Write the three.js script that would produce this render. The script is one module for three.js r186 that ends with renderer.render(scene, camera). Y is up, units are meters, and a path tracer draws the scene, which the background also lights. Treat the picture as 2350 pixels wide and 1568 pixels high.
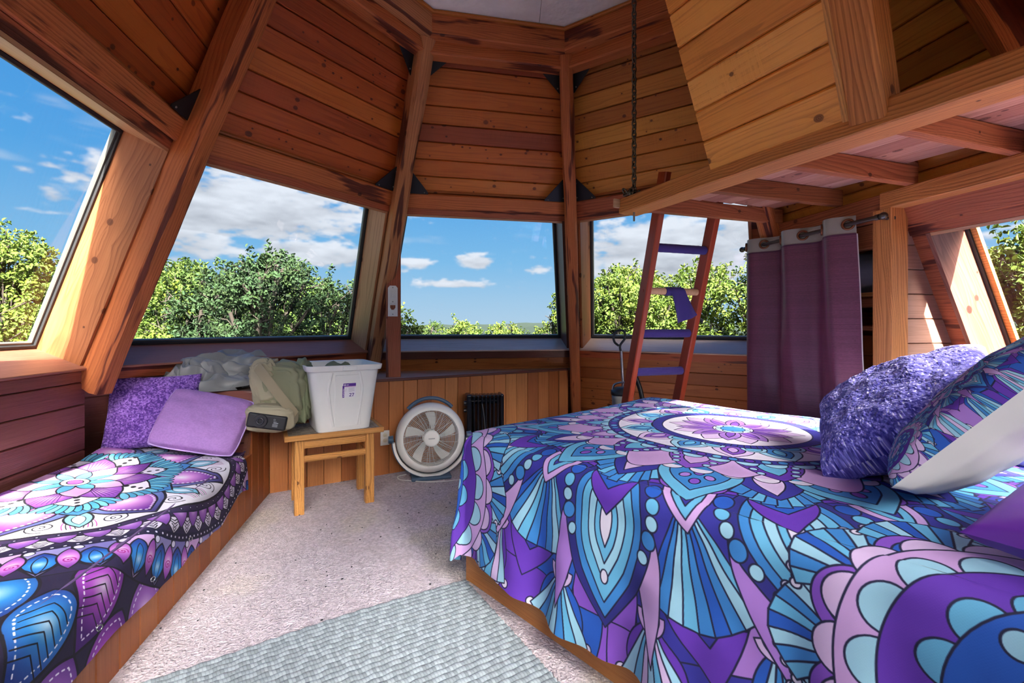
import * as THREE from 'three';
import { mergeGeometries, toCreasedNormals, mergeVertices } from 'three/addons/utils/BufferGeometryUtils.js';
import { RoundedBoxGeometry } from 'three/addons/geometries/RoundedBoxGeometry.js';
import { ImprovedNoise } from 'three/addons/math/ImprovedNoise.js';

// ---------------------------------------------------------------- camera, sky, sun, exposure
const scene = new THREE.Scene();
const renderer = new THREE.WebGLRenderer({ antialias: true });
renderer.toneMapping = THREE.LinearToneMapping;
renderer.toneMappingExposure = 7.2;
renderer.shadowMap.enabled = true;
const PI = Math.PI, sin = Math.sin, cos = Math.cos, rad = (a) => a * PI / 180, hypot = Math.hypot, clamp = THREE.MathUtils.clamp, lerp = THREE.MathUtils.lerp, sstep = THREE.MathUtils.smoothstep;
const EYE = 1.15, FOCAL = 1043;                       // eye height in metres, focal length in pixels of the 2350 x 1568 frame
const camera = new THREE.PerspectiveCamera(2 * Math.atan(784 / FOCAL) * 180 / PI, 2350 / 1568, 0.02, 20000);
camera.position.set(0, EYE, 0);
camera.lookAt(0, EYE, -1);
camera.setViewOffset(2350, 1568, 0, 33.7, 2350, 1568);   // a shifted lens: the camera is level, upright posts stay upright
// plan coordinates: x to the right, d ahead of the camera, y up
const V = (x, y, d) => new THREE.Vector3(x, y, -d);
const azd = (a) => [sin(rad(a)), cos(rad(a))];           // compass direction in plan, 0 is straight ahead, 90 to the right

function rng(seed) { let a = seed >>> 0; return () => { a = (a + 0x6D2B79F5) >>> 0; let t = a; t = Math.imul(t ^ (t >>> 15), t | 1); t ^= t + Math.imul(t ^ (t >>> 7), t | 61); return ((t ^ (t >>> 14)) >>> 0) / 4294967296; }; }
const hash2 = (x, y, s) => { let h = Math.imul(x | 0, 374761393) + Math.imul(y | 0, 668265263) + Math.imul(s | 0, 1274126177); h = Math.imul(h ^ (h >>> 13), 1274126177); return ((h ^ (h >>> 16)) >>> 0) / 4294967296; };
function vnoise(x, y, s = 0) { const ix = Math.floor(x), iy = Math.floor(y), fx = x - ix, fy = y - iy, u = fx * fx * (3 - 2 * fx), v = fy * fy * (3 - 2 * fy); const a = hash2(ix, iy, s), b = hash2(ix + 1, iy, s), c = hash2(ix, iy + 1, s), d = hash2(ix + 1, iy + 1, s); return a + (b - a) * u + (c - a) * v + (a - b - c + d) * u * v; }
function fbm(x, y, o = 4, s = 0) { let t = 0, a = 0.5, n = 0; for (let i = 0; i < o; i++) { t += a * vnoise(x, y, s + i * 17); n += a; x = x * 2.03 + 11.7; y = y * 2.03 + 5.3; a *= 0.5; } return t / n; }
const perlin = new ImprovedNoise(), n3 = (x, y, z) => perlin.noise(x, y, z);

const SUN_AZ = 155, SUN_EL = 36, SUN_POWER = 7.5;
const sunV = (() => { const [sx, sd] = azd(SUN_AZ), c = cos(rad(SUN_EL)); return V(sx * c, sin(rad(SUN_EL)), sd * c); })();
function makeSky() {
  const W = 4096, H = 2048, data = new Float32Array(W * H * 4);
  // cumulus banks: compass direction, height, half width, half height (degrees), strength
  const banks = [[-31, 12.6, 15, 4.6, 1.12], [-23.5, 8.3, 7.5, 2.0, 1.0], [-35, 8.5, 8, 3.0, 0.7], [-12.2, 7.7, 3.4, 1.15, 0.85], [-4.6, 8.1, 2.4, 1.3, 0.9], [-7.2, 5.3, 6.2, 0.75, 0.8], [-6.2, 8.6, 1.0, 0.45, 0.7], [3.4, 7.2, 2.0, 0.9, 0.6], [-10, 14.0, 3.2, 0.8, 0.6], [-31, 18.5, 6, 0.9, 0.45], [19, 8.5, 12, 5.2, 1.15], [29, 11, 9, 5, 1.05], [48.3, 8.2, 1.3, 0.6, 0.55], [46.4, 7.8, 0.9, 0.45, 0.5], [-46, 12.6, 2.2, 0.5, 0.4], [-46.5, 10, 3, 0.35, 0.4], [-47.5, 18.8, 3.5, 0.7, 0.3], [80, 10, 14, 3, 0.7], [118, 15, 12, 3, 0.6], [165, 12, 16, 3, 0.7], [205, 17, 12, 4, 0.7], [250, 10, 16, 3, 0.7], [290, 15, 10, 3, 0.5]];
  const stops = [[0, 0.46, 0.66, 0.84], [3, 0.38, 0.62, 0.85], [8, 0.22, 0.53, 0.86], [16, 0.10, 0.40, 0.83], [30, 0.045, 0.28, 0.76], [60, 0.025, 0.17, 0.60], [90, 0.02, 0.14, 0.52]];
  for (let r = 0; r < H; r++) {
    const el = ((r + 0.5) / H - 0.5) * 180, e = Math.max(0, el);
    let k = 0; while (k < stops.length - 2 && stops[k + 1][0] < e) k++;
    const f = clamp((e - stops[k][0]) / (stops[k + 1][0] - stops[k][0]), 0, 1), base = [1, 2, 3].map((c) => lerp(stops[k][c], stops[k + 1][c], f));
    for (let c = 0; c < W; c++) {
      const o = (r * W + c) * 4;
      let col = base;
      if (el > 0.5 && el < 60) {
        const az = (Math.atan2(Math.cos(((c + 0.5) / W - 0.5) * 2 * PI), -Math.sin(((c + 0.5) / W - 0.5) * 2 * PI)) * 180 / PI + 360) % 360;
        let m = 0, body = 0;
        for (const b of banks) { let da = az - ((b[0] + 360) % 360); da = ((da + 540) % 360) - 180; if (Math.abs(da) > b[2] * 2) continue; const de = el - b[1], q = (da / b[2]) ** 2 + (de / (de < 0 ? b[3] * 0.8 : b[3])) ** 2; const v = b[4] * Math.exp(-q * 1.1); if (v > m) { m = v; body = clamp(0.5 + de / b[3] * 0.5, 0, 1); } }
        if (m > 0.02) {
          const n = fbm(az * 0.62, el * 1.5, 6, 3), n2 = fbm(az * 0.21 + 7, el * 0.9, 4, 9);
          let d = sstep(m * 1.15 + (n - 0.5) * 1.15 + (n2 - 0.5) * 0.4, 0.36, 0.80);
          const shade = clamp(0.74 + 0.30 * body + (n2 - 0.5) * 0.6 + (n - 0.5) * 0.3, 0.58, 1.08);
          const cl = [0.80 * shade, 0.85 * shade, 0.90 * shade + 0.03];
          col = [0, 1, 2].map((i) => lerp(base[i], cl[i], d * 0.94));
        }
        const wisp = sstep(fbm(az * 0.11, el * 0.55, 5, 31), 0.56, 0.78) * 0.28 * sstep(el, 2, 12);
        if (wisp > 0) col = col.map((v, i) => lerp(v, [0.78, 0.84, 0.90][i], wisp));
      }
      if (el > -1) { // bright glow added round the unseen sun as soft fill light for the room
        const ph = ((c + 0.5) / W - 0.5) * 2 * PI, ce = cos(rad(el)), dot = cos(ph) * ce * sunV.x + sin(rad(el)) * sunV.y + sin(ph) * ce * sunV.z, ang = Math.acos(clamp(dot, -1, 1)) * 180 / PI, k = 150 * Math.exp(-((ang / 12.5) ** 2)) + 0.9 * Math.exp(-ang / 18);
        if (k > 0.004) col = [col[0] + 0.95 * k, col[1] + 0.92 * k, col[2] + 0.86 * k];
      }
      data[o] = col[0]; data[o + 1] = col[1]; data[o + 2] = col[2]; data[o + 3] = 1;
    }
  }
  const t = new THREE.DataTexture(data, W, H, THREE.RGBAFormat, THREE.FloatType);
  t.mapping = THREE.EquirectangularReflectionMapping; t.magFilter = THREE.LinearFilter; t.needsUpdate = true;
  return t;
}
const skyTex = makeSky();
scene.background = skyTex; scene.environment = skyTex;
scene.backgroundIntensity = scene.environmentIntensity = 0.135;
const sun = new THREE.DirectionalLight(new THREE.Color().setRGB(1, 0.93, 0.82), SUN_POWER);
{ const [sx, sd] = azd(SUN_AZ), c = cos(rad(SUN_EL)); sun.position.copy(V(sx * c * 30, sin(rad(SUN_EL)) * 30 + 1, sd * c * 30)); sun.target.position.set(0, 1, -2); }
sun.castShadow = true; sun.shadow.mapSize.set(4096, 4096); Object.assign(sun.shadow.camera, { left: -12, right: 12, top: 12, bottom: -12, near: 1, far: 80 });
sun.name = 'sun'; scene.add(sun, sun.target);

// ---------------------------------------------------------------- helpers
const used = new Map();
function numbered(n) { const k = used.get(n) || 0; used.set(n, k + 1); return k ? n + '_' + String(k).padStart(3, '0') : n; }
function thing(name, label, category, group, pos) { const g = new THREE.Group(); g.name = numbered(name); g.userData = { label, category }; if (group) g.userData.group = group; if (pos) g.position.copy(pos); scene.add(g); return g; }
function structure(name, label) { const g = new THREE.Group(); g.name = numbered(name); g.userData = { kind: 'structure' }; if (label) g.userData.label = label; scene.add(g); return g; }
function part(parent, name, geo, mat, label, kind) { const m = new THREE.Mesh(geo, mat); m.name = name; m.castShadow = m.receiveShadow = true; if (label) m.userData.label = label; if (kind) m.userData.kind = kind; parent.add(m); return m; }
const basis = (o, x, y, z) => { const m = new THREE.Matrix4().makeBasis(x, y, z); m.setPosition(o); return m; };
function setFrame(obj, m) { m.decompose(obj.position, obj.quaternion, obj.scale); return obj; }
// a bar that runs along x with the given cross-section [[y, z] ...]; its ends may be slanted: xl and xr are functions of (y, z)
function prism(sec, xl, xr, seed = 0) {
  let area = 0; sec.forEach((p, i) => { const q = sec[(i + 1) % sec.length]; area += p[0] * q[1] - q[0] * p[1]; });
  if (area < 0) sec = sec.slice().reverse();
  const pos = [], uv = [], r = rng(seed * 7919 + 13), uo = r() * 3, vo = r() * 2;
  const L = sec.map(([y, z]) => [typeof xl === 'number' ? xl : xl(y, z), y, z]), Rr = sec.map(([y, z]) => [typeof xr === 'number' ? xr : xr(y, z), y, z]);
  const tri = (a, b, c, ua, ub, uc) => { pos.push(...a, ...b, ...c); uv.push(...ua, ...ub, ...uc); };
  let per = vo;
  for (let i = 0; i < sec.length; i++) {
    const j = (i + 1) % sec.length, w = hypot(sec[j][0] - sec[i][0], sec[j][1] - sec[i][1]), a = L[i], b = Rr[i], c = Rr[j], d = L[j];
    const ua = [a[0] + uo, per], ub = [b[0] + uo, per], uc = [c[0] + uo, per + w], ud = [d[0] + uo, per + w];
    tri(a, c, b, ua, uc, ub); tri(a, d, c, ua, ud, uc); per += w;
  }
  for (let i = 1; i < sec.length - 1; i++) {
    const q = (p) => [p[2] * 3 + uo, p[1] + vo];
    tri(Rr[0], Rr[i], Rr[i + 1], q(Rr[0]), q(Rr[i]), q(Rr[i + 1])); tri(L[0], L[i + 1], L[i], q(L[0]), q(L[i + 1]), q(L[i]));
  }
  const g = new THREE.BufferGeometry();
  g.setAttribute('position', new THREE.Float32BufferAttribute(pos, 3)); g.setAttribute('uv', new THREE.Float32BufferAttribute(uv, 2)); g.computeVertexNormals();
  return g;
}
const rect = (y0, y1, z0, z1, c = 0) => c ? [[y0 + c, z0], [y1 - c, z0], [y1, z0 + c], [y1, z1 - c], [y1 - c, z1], [y0 + c, z1], [y0, z1 - c], [y0, z0 + c]] : [[y0, z0], [y1, z0], [y1, z1], [y0, z1]];
const board = (y0, y1, z0, z1, c) => [[y0, z0], [y1, z0], [y1, z1 - c * 1.6], [y1 - c, z1], [y0 + c, z1], [y0, z1 - c * 1.6]];      // v-grooved on its +z face
// a straight timber from a to b, w across (x-section y) and t deep (x-section z), z of the section towards `face`
function timberFrame(a, b, face) { const x = b.clone().sub(a).normalize(), z = face.clone().addScaledVector(x, -face.dot(x)).normalize(), y = z.clone().cross(x); return basis(a, x, y, z); }
function timber(parent, name, a, b, w, t, face, mat, seed = 1, c = 0.006, label) { const m = part(parent, name, prism(rect(-w / 2, w / 2, -t / 2, t / 2, c), 0, a.distanceTo(b), seed), mat, label); return setFrame(m, timberFrame(a, b, face)); }
// a hewn beam: rounded, slightly wavy
function hewn(len, w, t, seed, rough = 0.006, seg = 14) {
  const r = rng(seed), pos = [], uv = [], idx = [], c = Math.min(w, t) * 0.2, base = rect(-w / 2, w / 2, -t / 2, t / 2, c), n = base.length, uo = r() * 3, vo = r();
  for (let i = 0; i <= seg; i++) for (let k = 0; k <= n; k++) {
    const [y, z] = base[k % n], x = len * i / seg, q = rough;
    pos.push(x, y + q * n3(x * 3 + seed, k % n * 2.3, 1.7) * 1.6 + q * n3(x * 0.9, seed * 1.7, 4) * 2, z + q * n3(x * 3, k % n * 1.9, seed + 5) * 1.6); uv.push(x + uo, vo + k * (w + t) * 2 / n);
  }
  for (let i = 0; i < seg; i++) for (let k = 0; k < n; k++) { const a = i * (n + 1) + k, b = a + n + 1; idx.push(a, a + 1, b, a + 1, b + 1, b); }
  for (const e of [0, seg]) { const s = pos.length / 3; for (let k = 0; k < n; k++) { pos.push(...pos.slice((e * (n + 1) + k) * 3, (e * (n + 1) + k) * 3 + 3)); uv.push(base[k][0], base[k][1]); } for (let k = 1; k < n - 1; k++) e ? idx.push(s, s + k, s + k + 1) : idx.push(s, s + k + 1, s + k); }
  const g = new THREE.BufferGeometry(); g.setAttribute('position', new THREE.Float32BufferAttribute(pos, 3)); g.setAttribute('uv', new THREE.Float32BufferAttribute(uv, 2)); g.setIndex(idx);
  return toCreasedNormals(g, 0.7);
}
function tube(pts, r, seg = 24, rs = 8, closed = false) { return new THREE.TubeGeometry(new THREE.CatmullRomCurve3(pts, closed), seg, r, rs, closed); }
const moved = (g, x = 0, y = 0, z = 0, rx = 0, ry = 0, rz = 0) => { if (rx) g.rotateX(rx); if (ry) g.rotateY(ry); if (rz) g.rotateZ(rz); return g.translate(x, y, z); };
function merge(list) { return mergeGeometries(list.map((g) => { g = g.index ? g.toNonIndexed() : g; for (const k of Object.keys(g.attributes)) if (!['position', 'normal', 'uv'].includes(k)) g.deleteAttribute(k); return g; })); }
// a surface z(u, v) given as a function of (i/nu, j/nv) -> [x, y, z]
function sheet(nu, nv, fn, uvf) {
  const pos = [], uv = [], idx = [];
  for (let j = 0; j <= nv; j++) for (let i = 0; i <= nu; i++) { const p = fn(i / nu, j / nv); pos.push(p[0], p[1], p[2]); const q = uvf ? uvf(i / nu, j / nv) : [i / nu, j / nv]; uv.push(q[0], q[1]); }
  for (let j = 0; j < nv; j++) for (let i = 0; i < nu; i++) { const a = j * (nu + 1) + i, b = a + nu + 1; idx.push(a, a + 1, b, a + 1, b + 1, b); }
  const g = new THREE.BufferGeometry(); g.setAttribute('position', new THREE.Float32BufferAttribute(pos, 3)); g.setAttribute('uv', new THREE.Float32BufferAttribute(uv, 2)); g.setIndex(idx); g.computeVertexNormals();
  return g;
}

// ---------------------------------------------------------------- materials
function dataTex(w, h, fn, srgb, wrap = THREE.MirroredRepeatWrapping) {
  const d = new Uint8Array(w * h * 4); let o = 0;
  for (let y = 0; y < h; y++) for (let x = 0; x < w; x++) { const c = fn(x / w, y / h, x, y); d[o++] = clamp(c[0], 0, 1) * 255; d[o++] = clamp(c[1], 0, 1) * 255; d[o++] = clamp(c[2], 0, 1) * 255; d[o++] = 255; }
  const t = new THREE.DataTexture(d, w, h); t.magFilter = THREE.LinearFilter; t.wrapS = t.wrapT = wrap; if (srgb) t.colorSpace = THREE.SRGBColorSpace; t.needsUpdate = true; return t;
}
// wood: grain along u. lines = growth rings per metre across, knots per square metre, saw = cross saw marks, streak = dark stain streaks
function wood({ seed, mx = 1.6, my = 0.5, px = 1024, py = 320, lines = 60, contrast = 0.35, knots = 8, saw = 0, streak = 0, wave = 0.02 }) {
  const r = rng(seed), K = [];
  for (let i = 0; i < Math.round(knots * mx * my); i++) K.push([r() * mx, r() * my, 0.004 + r() * r() * 0.012, 0.8 + r() * 0.5]);
  const hgt = new Float32Array(px * py), dk = new Float32Array(px * py), kn = new Float32Array(px * py), st = new Float32Array(px * py);
  for (let j = 0; j < py; j++) for (let i = 0; i < px; i++) {
    const x = i / px * mx, y = j / py * my; let yy = y + wave * (fbm(x * 1.3, y * 4, 3, seed) - 0.5) * 2 + 0.012 * (fbm(x * 4, y * 9, 2, seed + 5) - 0.5), kd = 0, halo = 0;
    for (const [kx, ky, kr, ks] of K) { const dx = (x - kx) / 1.25, dy = y - ky, d = hypot(dx, dy); if (d < kr * 7) { const s = Math.exp(-((d / (kr * 2.6)) ** 2)); yy += (dy > 0 ? 1 : -1) * s * kr * 1.2; halo += s * 0.5; if (d < kr * 1.35) kd = Math.max(kd, sstep(kr * 1.35 - d, 0, kr * 0.5) * (0.75 + 0.25 * sin(d / kr * 14)) * ks); } }
    const ring = yy * lines + (fbm(x * 0.7, yy * 12, 3, seed + 9) - 0.5) * 5, fr = ring - Math.floor(ring), late = Math.pow(fr, 2.2) * (1 - sstep(fr, 0.93, 1));
    const fib = fbm(x * 6, y * 420, 2, seed + 21), big = fbm(x * 1.1, y * 5, 3, seed + 33);
    const sw = saw ? saw * (vnoise(x * 320 + y * 6, y * 3, seed + 40) - 0.5) * sstep(fbm(x * 2, y * 2, 2, seed + 41), 0.4, 0.6) : 0;
    const sk = streak ? sstep(fbm(x * 2.2, y * 18, 4, seed + 51), 0.545, 0.66) * streak : 0;
    const o = j * px + i; dk[o] = contrast * late + (fib - 0.5) * 0.32 + (big - 0.5) * 0.42 + sw + halo * 0.12; kn[o] = clamp(kd, 0, 1); st[o] = sk; hgt[o] = 0.6 - late * 0.35 - (fib - 0.5) * 0.5 - kd * 0.3 + sw * 2;
  }
  const at = (x, y) => y * px + x;
  const map = dataTex(px, py, (u, v, x, y) => { const o = at(x, y), s = 1.0 - dk[o] * 0.55, k = kn[o], q = st[o]; let c = [s, s * (0.985 - dk[o] * 0.14), s * (0.97 - dk[o] * 0.25)]; c = c.map((w, n) => lerp(w, [0.30, 0.20, 0.16][n], k * 0.82)); return c.map((w, n) => lerp(w, w * [0.42, 0.28, 0.30][n], q)); }, true);
  const bump = dataTex(px, py, (u, v, x, y) => { const h = hgt[at(x, y)]; return [h, h, h]; }, false);
  map.repeat.set(1 / mx, 1 / my); bump.repeat.set(1 / mx, 1 / my);
  return { map, bump };
}
const W_PLANK = wood({ seed: 11, lines: 26, contrast: 0.24, knots: 34, saw: 0.20 }), W_PLANK2 = wood({ seed: 23, lines: 22, contrast: 0.26, knots: 40, wave: 0.035, saw: 0.08 });
const W_BEAM = wood({ seed: 37, lines: 70, contrast: 0.34, knots: 3, streak: 0.85, wave: 0.035 }), W_FIR = wood({ seed: 41, lines: 70, contrast: 0.48, knots: 5, wave: 0.05 });
const W_FINE = wood({ seed: 59, lines: 150, contrast: 0.22, knots: 0.6, wave: 0.01 }), W_FACE = wood({ seed: 67, mx: 1.2, my: 0.4, lines: 34, contrast: 0.34, knots: 16, wave: 0.09 });
function woodMat(w, color, rough = 0.62, bump = 0.0012, extra = {}) { return new THREE.MeshPhysicalMaterial({ color, map: w.map, bumpMap: w.bump, bumpScale: bump, roughness: rough, ...extra }); }
const plain = (color, roughness = 0.6, extra = {}) => new THREE.MeshPhysicalMaterial({ color, roughness, ...extra });
const M = {
  plankA: ['#cc702c', '#c26426', '#d27e34', '#a04c2a', '#c66c28'].map((c, i) => woodMat(i % 2 ? W_PLANK : W_PLANK2, c, 0.55)),
  plankRed: ['#bc5c22', '#c26424', '#ae501f', '#c86e28'].map((c, i) => woodMat(i % 2 ? W_PLANK : W_PLANK2, c, 0.55)),
  plankGold: ['#d28c3a', '#c87e30', '#b66e2c', '#d8963e'].map((c, i) => woodMat(i % 2 ? W_PLANK : W_PLANK2, c, 0.55)),
  plankBrown: ['#94574a', '#8c5044', '#9a5f50', '#884c40'].map((c, i) => woodMat(W_FINE, c, 0.5, 0.0012)),
  plankMid: ['#a8622f', '#9c5829', '#b06a36'].map((c, i) => woodMat(i % 2 ? W_FINE : W_PLANK2, c, 0.5)),
  panel: ['#c07a45', '#b06a38', '#cc8850', '#a86438', '#b87240'].map((c) => woodMat(W_FINE, c, 0.45, 0.0006)),
  beam: woodMat(W_BEAM, '#c2703e', 0.66, 0.002), beamRed: woodMat(W_BEAM, '#a85a38', 0.6, 0.002), beamPale: woodMat(W_BEAM, '#c08456', 0.7, 0.002),
  fir: woodMat(W_FIR, '#d08a4c', 0.62, 0.0016), firRed: woodMat(W_FIR, '#b56a44', 0.62, 0.0012), firDark: woodMat(W_FIR, '#9a5a34', 0.65, 0.0012),
  deck: ['#c08a76', '#b67e6a', '#c89480', '#ad7462'].map((c) => woodMat(W_PLANK2, c, 0.7)),
  face: woodMat(W_FACE, '#ac6e46', 0.5, 0.0006), facePale: woodMat(W_FACE, '#bb8c68', 0.45, 0.0006), sill: woodMat(W_FINE, '#a06a56', 0.5, 0.0004), sillPale: woodMat(W_FINE, '#c4b0a2', 0.34, 0.0004), reveal: woodMat(W_FACE, '#84564a', 0.45, 0.0005), sillDark: woodMat(W_FINE, '#6a4036', 0.45, 0.0006), sillRed: woodMat(W_BEAM, '#b05a34', 0.5, 0.0012),
  pine: woodMat(W_FIR, '#e0a35a', 0.45, 0.0004), ladder: woodMat(W_FINE, '#a8452c', 0.42, 0.0005), cut: woodMat(W_FINE, '#c8a888', 0.8, 0.001),
  steel: plain('#2a2b33', 0.5, { metalness: 0.6 }), bolt: plain('#8d8a88', 0.35, { metalness: 0.8 }), alu: plain('#73736e', 0.45, { metalness: 0.5 }), black: plain('#1a1b1f', 0.4), rubber: plain('#26272a', 0.7),
  glass: new THREE.MeshPhysicalMaterial({ color: '#ffffff', roughness: 0, transmission: 1, thickness: 0, ior: 1.45, specularIntensity: 0.5 }),
  white: plain('#e6e6e2', 0.4), chrome: plain('#a7a8aa', 0.25, { metalness: 0.9 }),
};
const pick = (list, k) => list[((k % list.length) + list.length) % list.length];

// ---------------------------------------------------------------- the tower room: eight walls that lean inwards
const R = 2.25, LEAN = Math.atan(0.4717), SL = sin(LEAN), CL = cos(LEAN), T22 = Math.tan(PI / 8), CX = 0.1357, CD = 1.98, SILL = EYE - 0.2115, CEIL = EYE + 2.06;
const radiusAt = (y) => R - 0.4717 * (y - SILL);                      // inner radius (to the middle of a wall) at height y
const hw = (y, z) => T22 * (R - y * SL - z * CL);                     // half the width of a wall in its own axes: y up the slope, z towards the room
const wallAz = (k) => -11.4 + 45 * (k - 3);
function wallFrame(k) { const [nx, nd] = azd(wallAz(k)), [ex, ed] = azd(wallAz(k) + 90); return basis(V(CX + nx * R, SILL, CD + nd * R), V(ex, 0, ed), V(-nx * SL, CL, -nd * SL), V(-nx * CL, -SL, -nd * CL)); }
const D = 0.25;                                                       // depth of the window boxes
const yTop = (CEIL + 0.1 - SILL) / CL, yFloor = -SILL / CL - 0.12;
const WALLS = [
  { side: 'left', k: 1, up: 'plankRed', low: null, sill: M.sill, nose: M.sillRed, jamb: M.face },
  { side: 'back_left', k: 2, up: 'plankRed', low: 'plankBrown', sill: M.sill, nose: M.sillRed, jamb: M.facePale },
  { side: 'back', k: 3, up: 'plankA', low: 'plankMid', sill: M.sillPale, nose: M.sillDark, jamb: M.sillDark },
  { side: 'back_right', k: 4, up: 'plankGold', low: 'plankMid', sill: M.sillPale, nose: M.sillRed, jamb: M.face, xr: () => 0.60 },
  { side: 'right', k: 5, up: 'plankGold', low: 'plankMid', sill: M.sill, nose: M.sillRed, jamb: M.reveal, head: 0.74, xl: () => 0.115 },
  { side: 'front_right', k: 6, up: 'plankRed', low: 'plankBrown', sill: M.sill, nose: M.sillRed, jamb: M.face },
  { side: 'front', k: 7, up: 'plankRed', low: 'plankBrown', sill: M.sill, nose: M.sillRed, jamb: M.face },
  { side: 'front_left', k: 8, up: 'plankRed', low: 'plankBrown', sill: M.sill, nose: M.sillRed, jamb: M.face },
];
for (const w of WALLS) {
  const k = w.k, fr = wallFrame(k), g = setFrame(structure('wall_' + w.side), fr), rk = rng(k * 101);
  const head = w.head ?? 1.205, yh = head + 0.165, IN = 0.012;
  const full = [(y, z) => -hw(y, z), (y, z) => hw(y, z)];
  const xl = w.xl ?? ((y) => -hw(y, 0) + 0.075), xr = w.xr ?? ((y) => hw(y, 0) - 0.075);   // the window opening
  // planking above the window, from the head beam to the ring
  const y0 = yh, n = Math.round((yTop - y0) / 0.128), bh = (yTop - y0) / n;
  for (let i = 0; i < n; i++) part(g, 'plank', prism(board(y0 + i * bh, y0 + (i + 1) * bh - 0.003, -0.095, -0.07 + (rk() - 0.5) * 0.004, 0.0055), ...full, k * 50 + i), pick(M[w.up], Math.floor(rk() * 9)));
  part(g, 'head_beam', prism(rect(head + 0.05, yh, -0.12, 0, 0.008), ...full, k + 300), k < 4 ? M.beam : M.beamRed);
  part(g, 'head_trim', prism(rect(head, head + 0.05, -0.12, -0.02, 0.003), ...full, k + 310), M.beamRed);
  part(g, 'bead', prism(rect(yh, yh + 0.022, -0.075, -0.05, 0.007), ...full, k + 320), M.plankMid[0]);
  // under the window
  part(g, 'sill_beam', prism(rect(-0.10, -0.014, -0.12, -0.012, 0.004), ...full, k + 330), w.nose);
  if (w.low) for (let i = 0; i < 8; i++) part(g, 'plank', prism(board(-0.10 - (i + 1) * 0.122 + 0.002, -0.10 - i * 0.122, -0.07, -0.04, 0.004), ...full, k * 50 + 20 + i), pick(M[w.low], Math.floor(rk() * 9)));
  // the body of the wall behind the boards
  part(g, 'sheathing', prism(rect(head, yTop + 0.1, -D - 0.02, -0.12), ...full, k + 340), M.firDark);
  part(g, 'sheathing', prism(rect(yFloor, -0.014, -D - 0.02, -0.12), ...full, k + 341), M.firDark);
  part(g, 'stud', prism(rect(-0.014, head, -D - 0.02, -0.03), full[0], (y) => xl(y) - 0.02, k + 342), M.beamRed);
  part(g, 'stud', prism(rect(-0.014, head, -D - 0.02, -0.03), (y) => xr(y) + 0.02, full[1], k + 343), M.beamRed);
  // the window: sill board, side boards, head board, frame, pane
  const win = setFrame(structure('window_' + k), fr);
  part(win, 'sill_board', prism(rect(-0.014, 0, -D, 0.012, 0.003), (y) => xl(y) - 0.05, (y) => xr(y) + 0.05, k + 350), w.sill);
  const jb = (x0, x1, seed) => { // a side board: its grain runs up the slope
    const L = head, m = new THREE.Matrix4().makeBasis(new THREE.Vector3(0, 1, 0), new THREE.Vector3(-1, 0, 0), new THREE.Vector3(0, 0, 1)), gg = prism([[0, -D], [0.02, -D], [0.02, -0.018], [0, -0.018]], 0, L, seed), p = gg.attributes.position;
    for (let i = 0; i < p.count; i++) { const y = p.getX(i), q = p.getY(i) / 0.02, z = p.getZ(i); p.setXYZ(i, lerp(x0(y), x1(y), q), y, z); } gg.computeVertexNormals(); return gg;
  };
  part(win, 'side_board', jb((y) => xl(y) - 0.02, xl, k + 360), w.jamb); part(win, 'side_board', jb(xr, (y) => xr(y) + 0.02, k + 361), w.jamb);
  part(win, 'head_board', prism(rect(head - 0.016, head, -D, -0.02), xl, xr, k + 362), M.facePale);
  const fz0 = -D - 0.012, fz1 = -D + 0.02, fw = 0.02;
  const strip = (a, b, mat, nm) => { const gg = a; part(win, nm, gg, mat); };
  strip(prism(rect(0, fw, fz0, fz1, 0.003), xl, xr, k), null, M.rubber, 'frame_rail'); strip(prism(rect(head - 0.016 - fw, head - 0.016, fz0, fz1, 0.003), xl, xr, k), null, M.rubber, 'frame_rail');
  const vbar = (x0, w0, z0, z1) => prism(rect(fw, head - 0.016 - fw, z0, z1), x0, (y) => x0(y) + w0, k);
  part(win, 'frame_stile', vbar((y) => xl(y), fw * 0.7, fz0, fz1), M.rubber); part(win, 'frame_stile', vbar((y) => xr(y) - fw * 0.7, fw * 0.7, fz0, fz1), M.rubber);
  const stop = k === 5 ? M.pine : M.alu;
  part(win, 'stop_strip', vbar((y) => xl(y) + fw * 0.7, k === 5 ? 0.026 : 0.012, fz0, fz1 - 0.012), stop); part(win, 'stop_strip', vbar((y) => xr(y) - fw * 0.7 - 0.012, 0.012, fz0, fz1 - 0.012), stop);
  part(win, 'stop_strip', prism(rect(fw, fw + 0.01, fz0, fz1 - 0.012), (y) => xl(y) + 0.02, (y) => xr(y) - 0.02, k), stop);
  { const z = -D - 0.004, q = [[xl(0), 0], [xr(0), 0], [xr(head), head], [xl(head), head]], gg = new THREE.BufferGeometry(); gg.setAttribute('position', new THREE.Float32BufferAttribute(q.flatMap(([x, y]) => [x, y, z]), 3)); gg.setAttribute('uv', new THREE.Float32BufferAttribute(q.flat(), 2)); gg.setIndex([0, 1, 2, 0, 2, 3]); gg.computeVertexNormals(); part(win, 'pane', gg, M.glass); }
}
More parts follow.
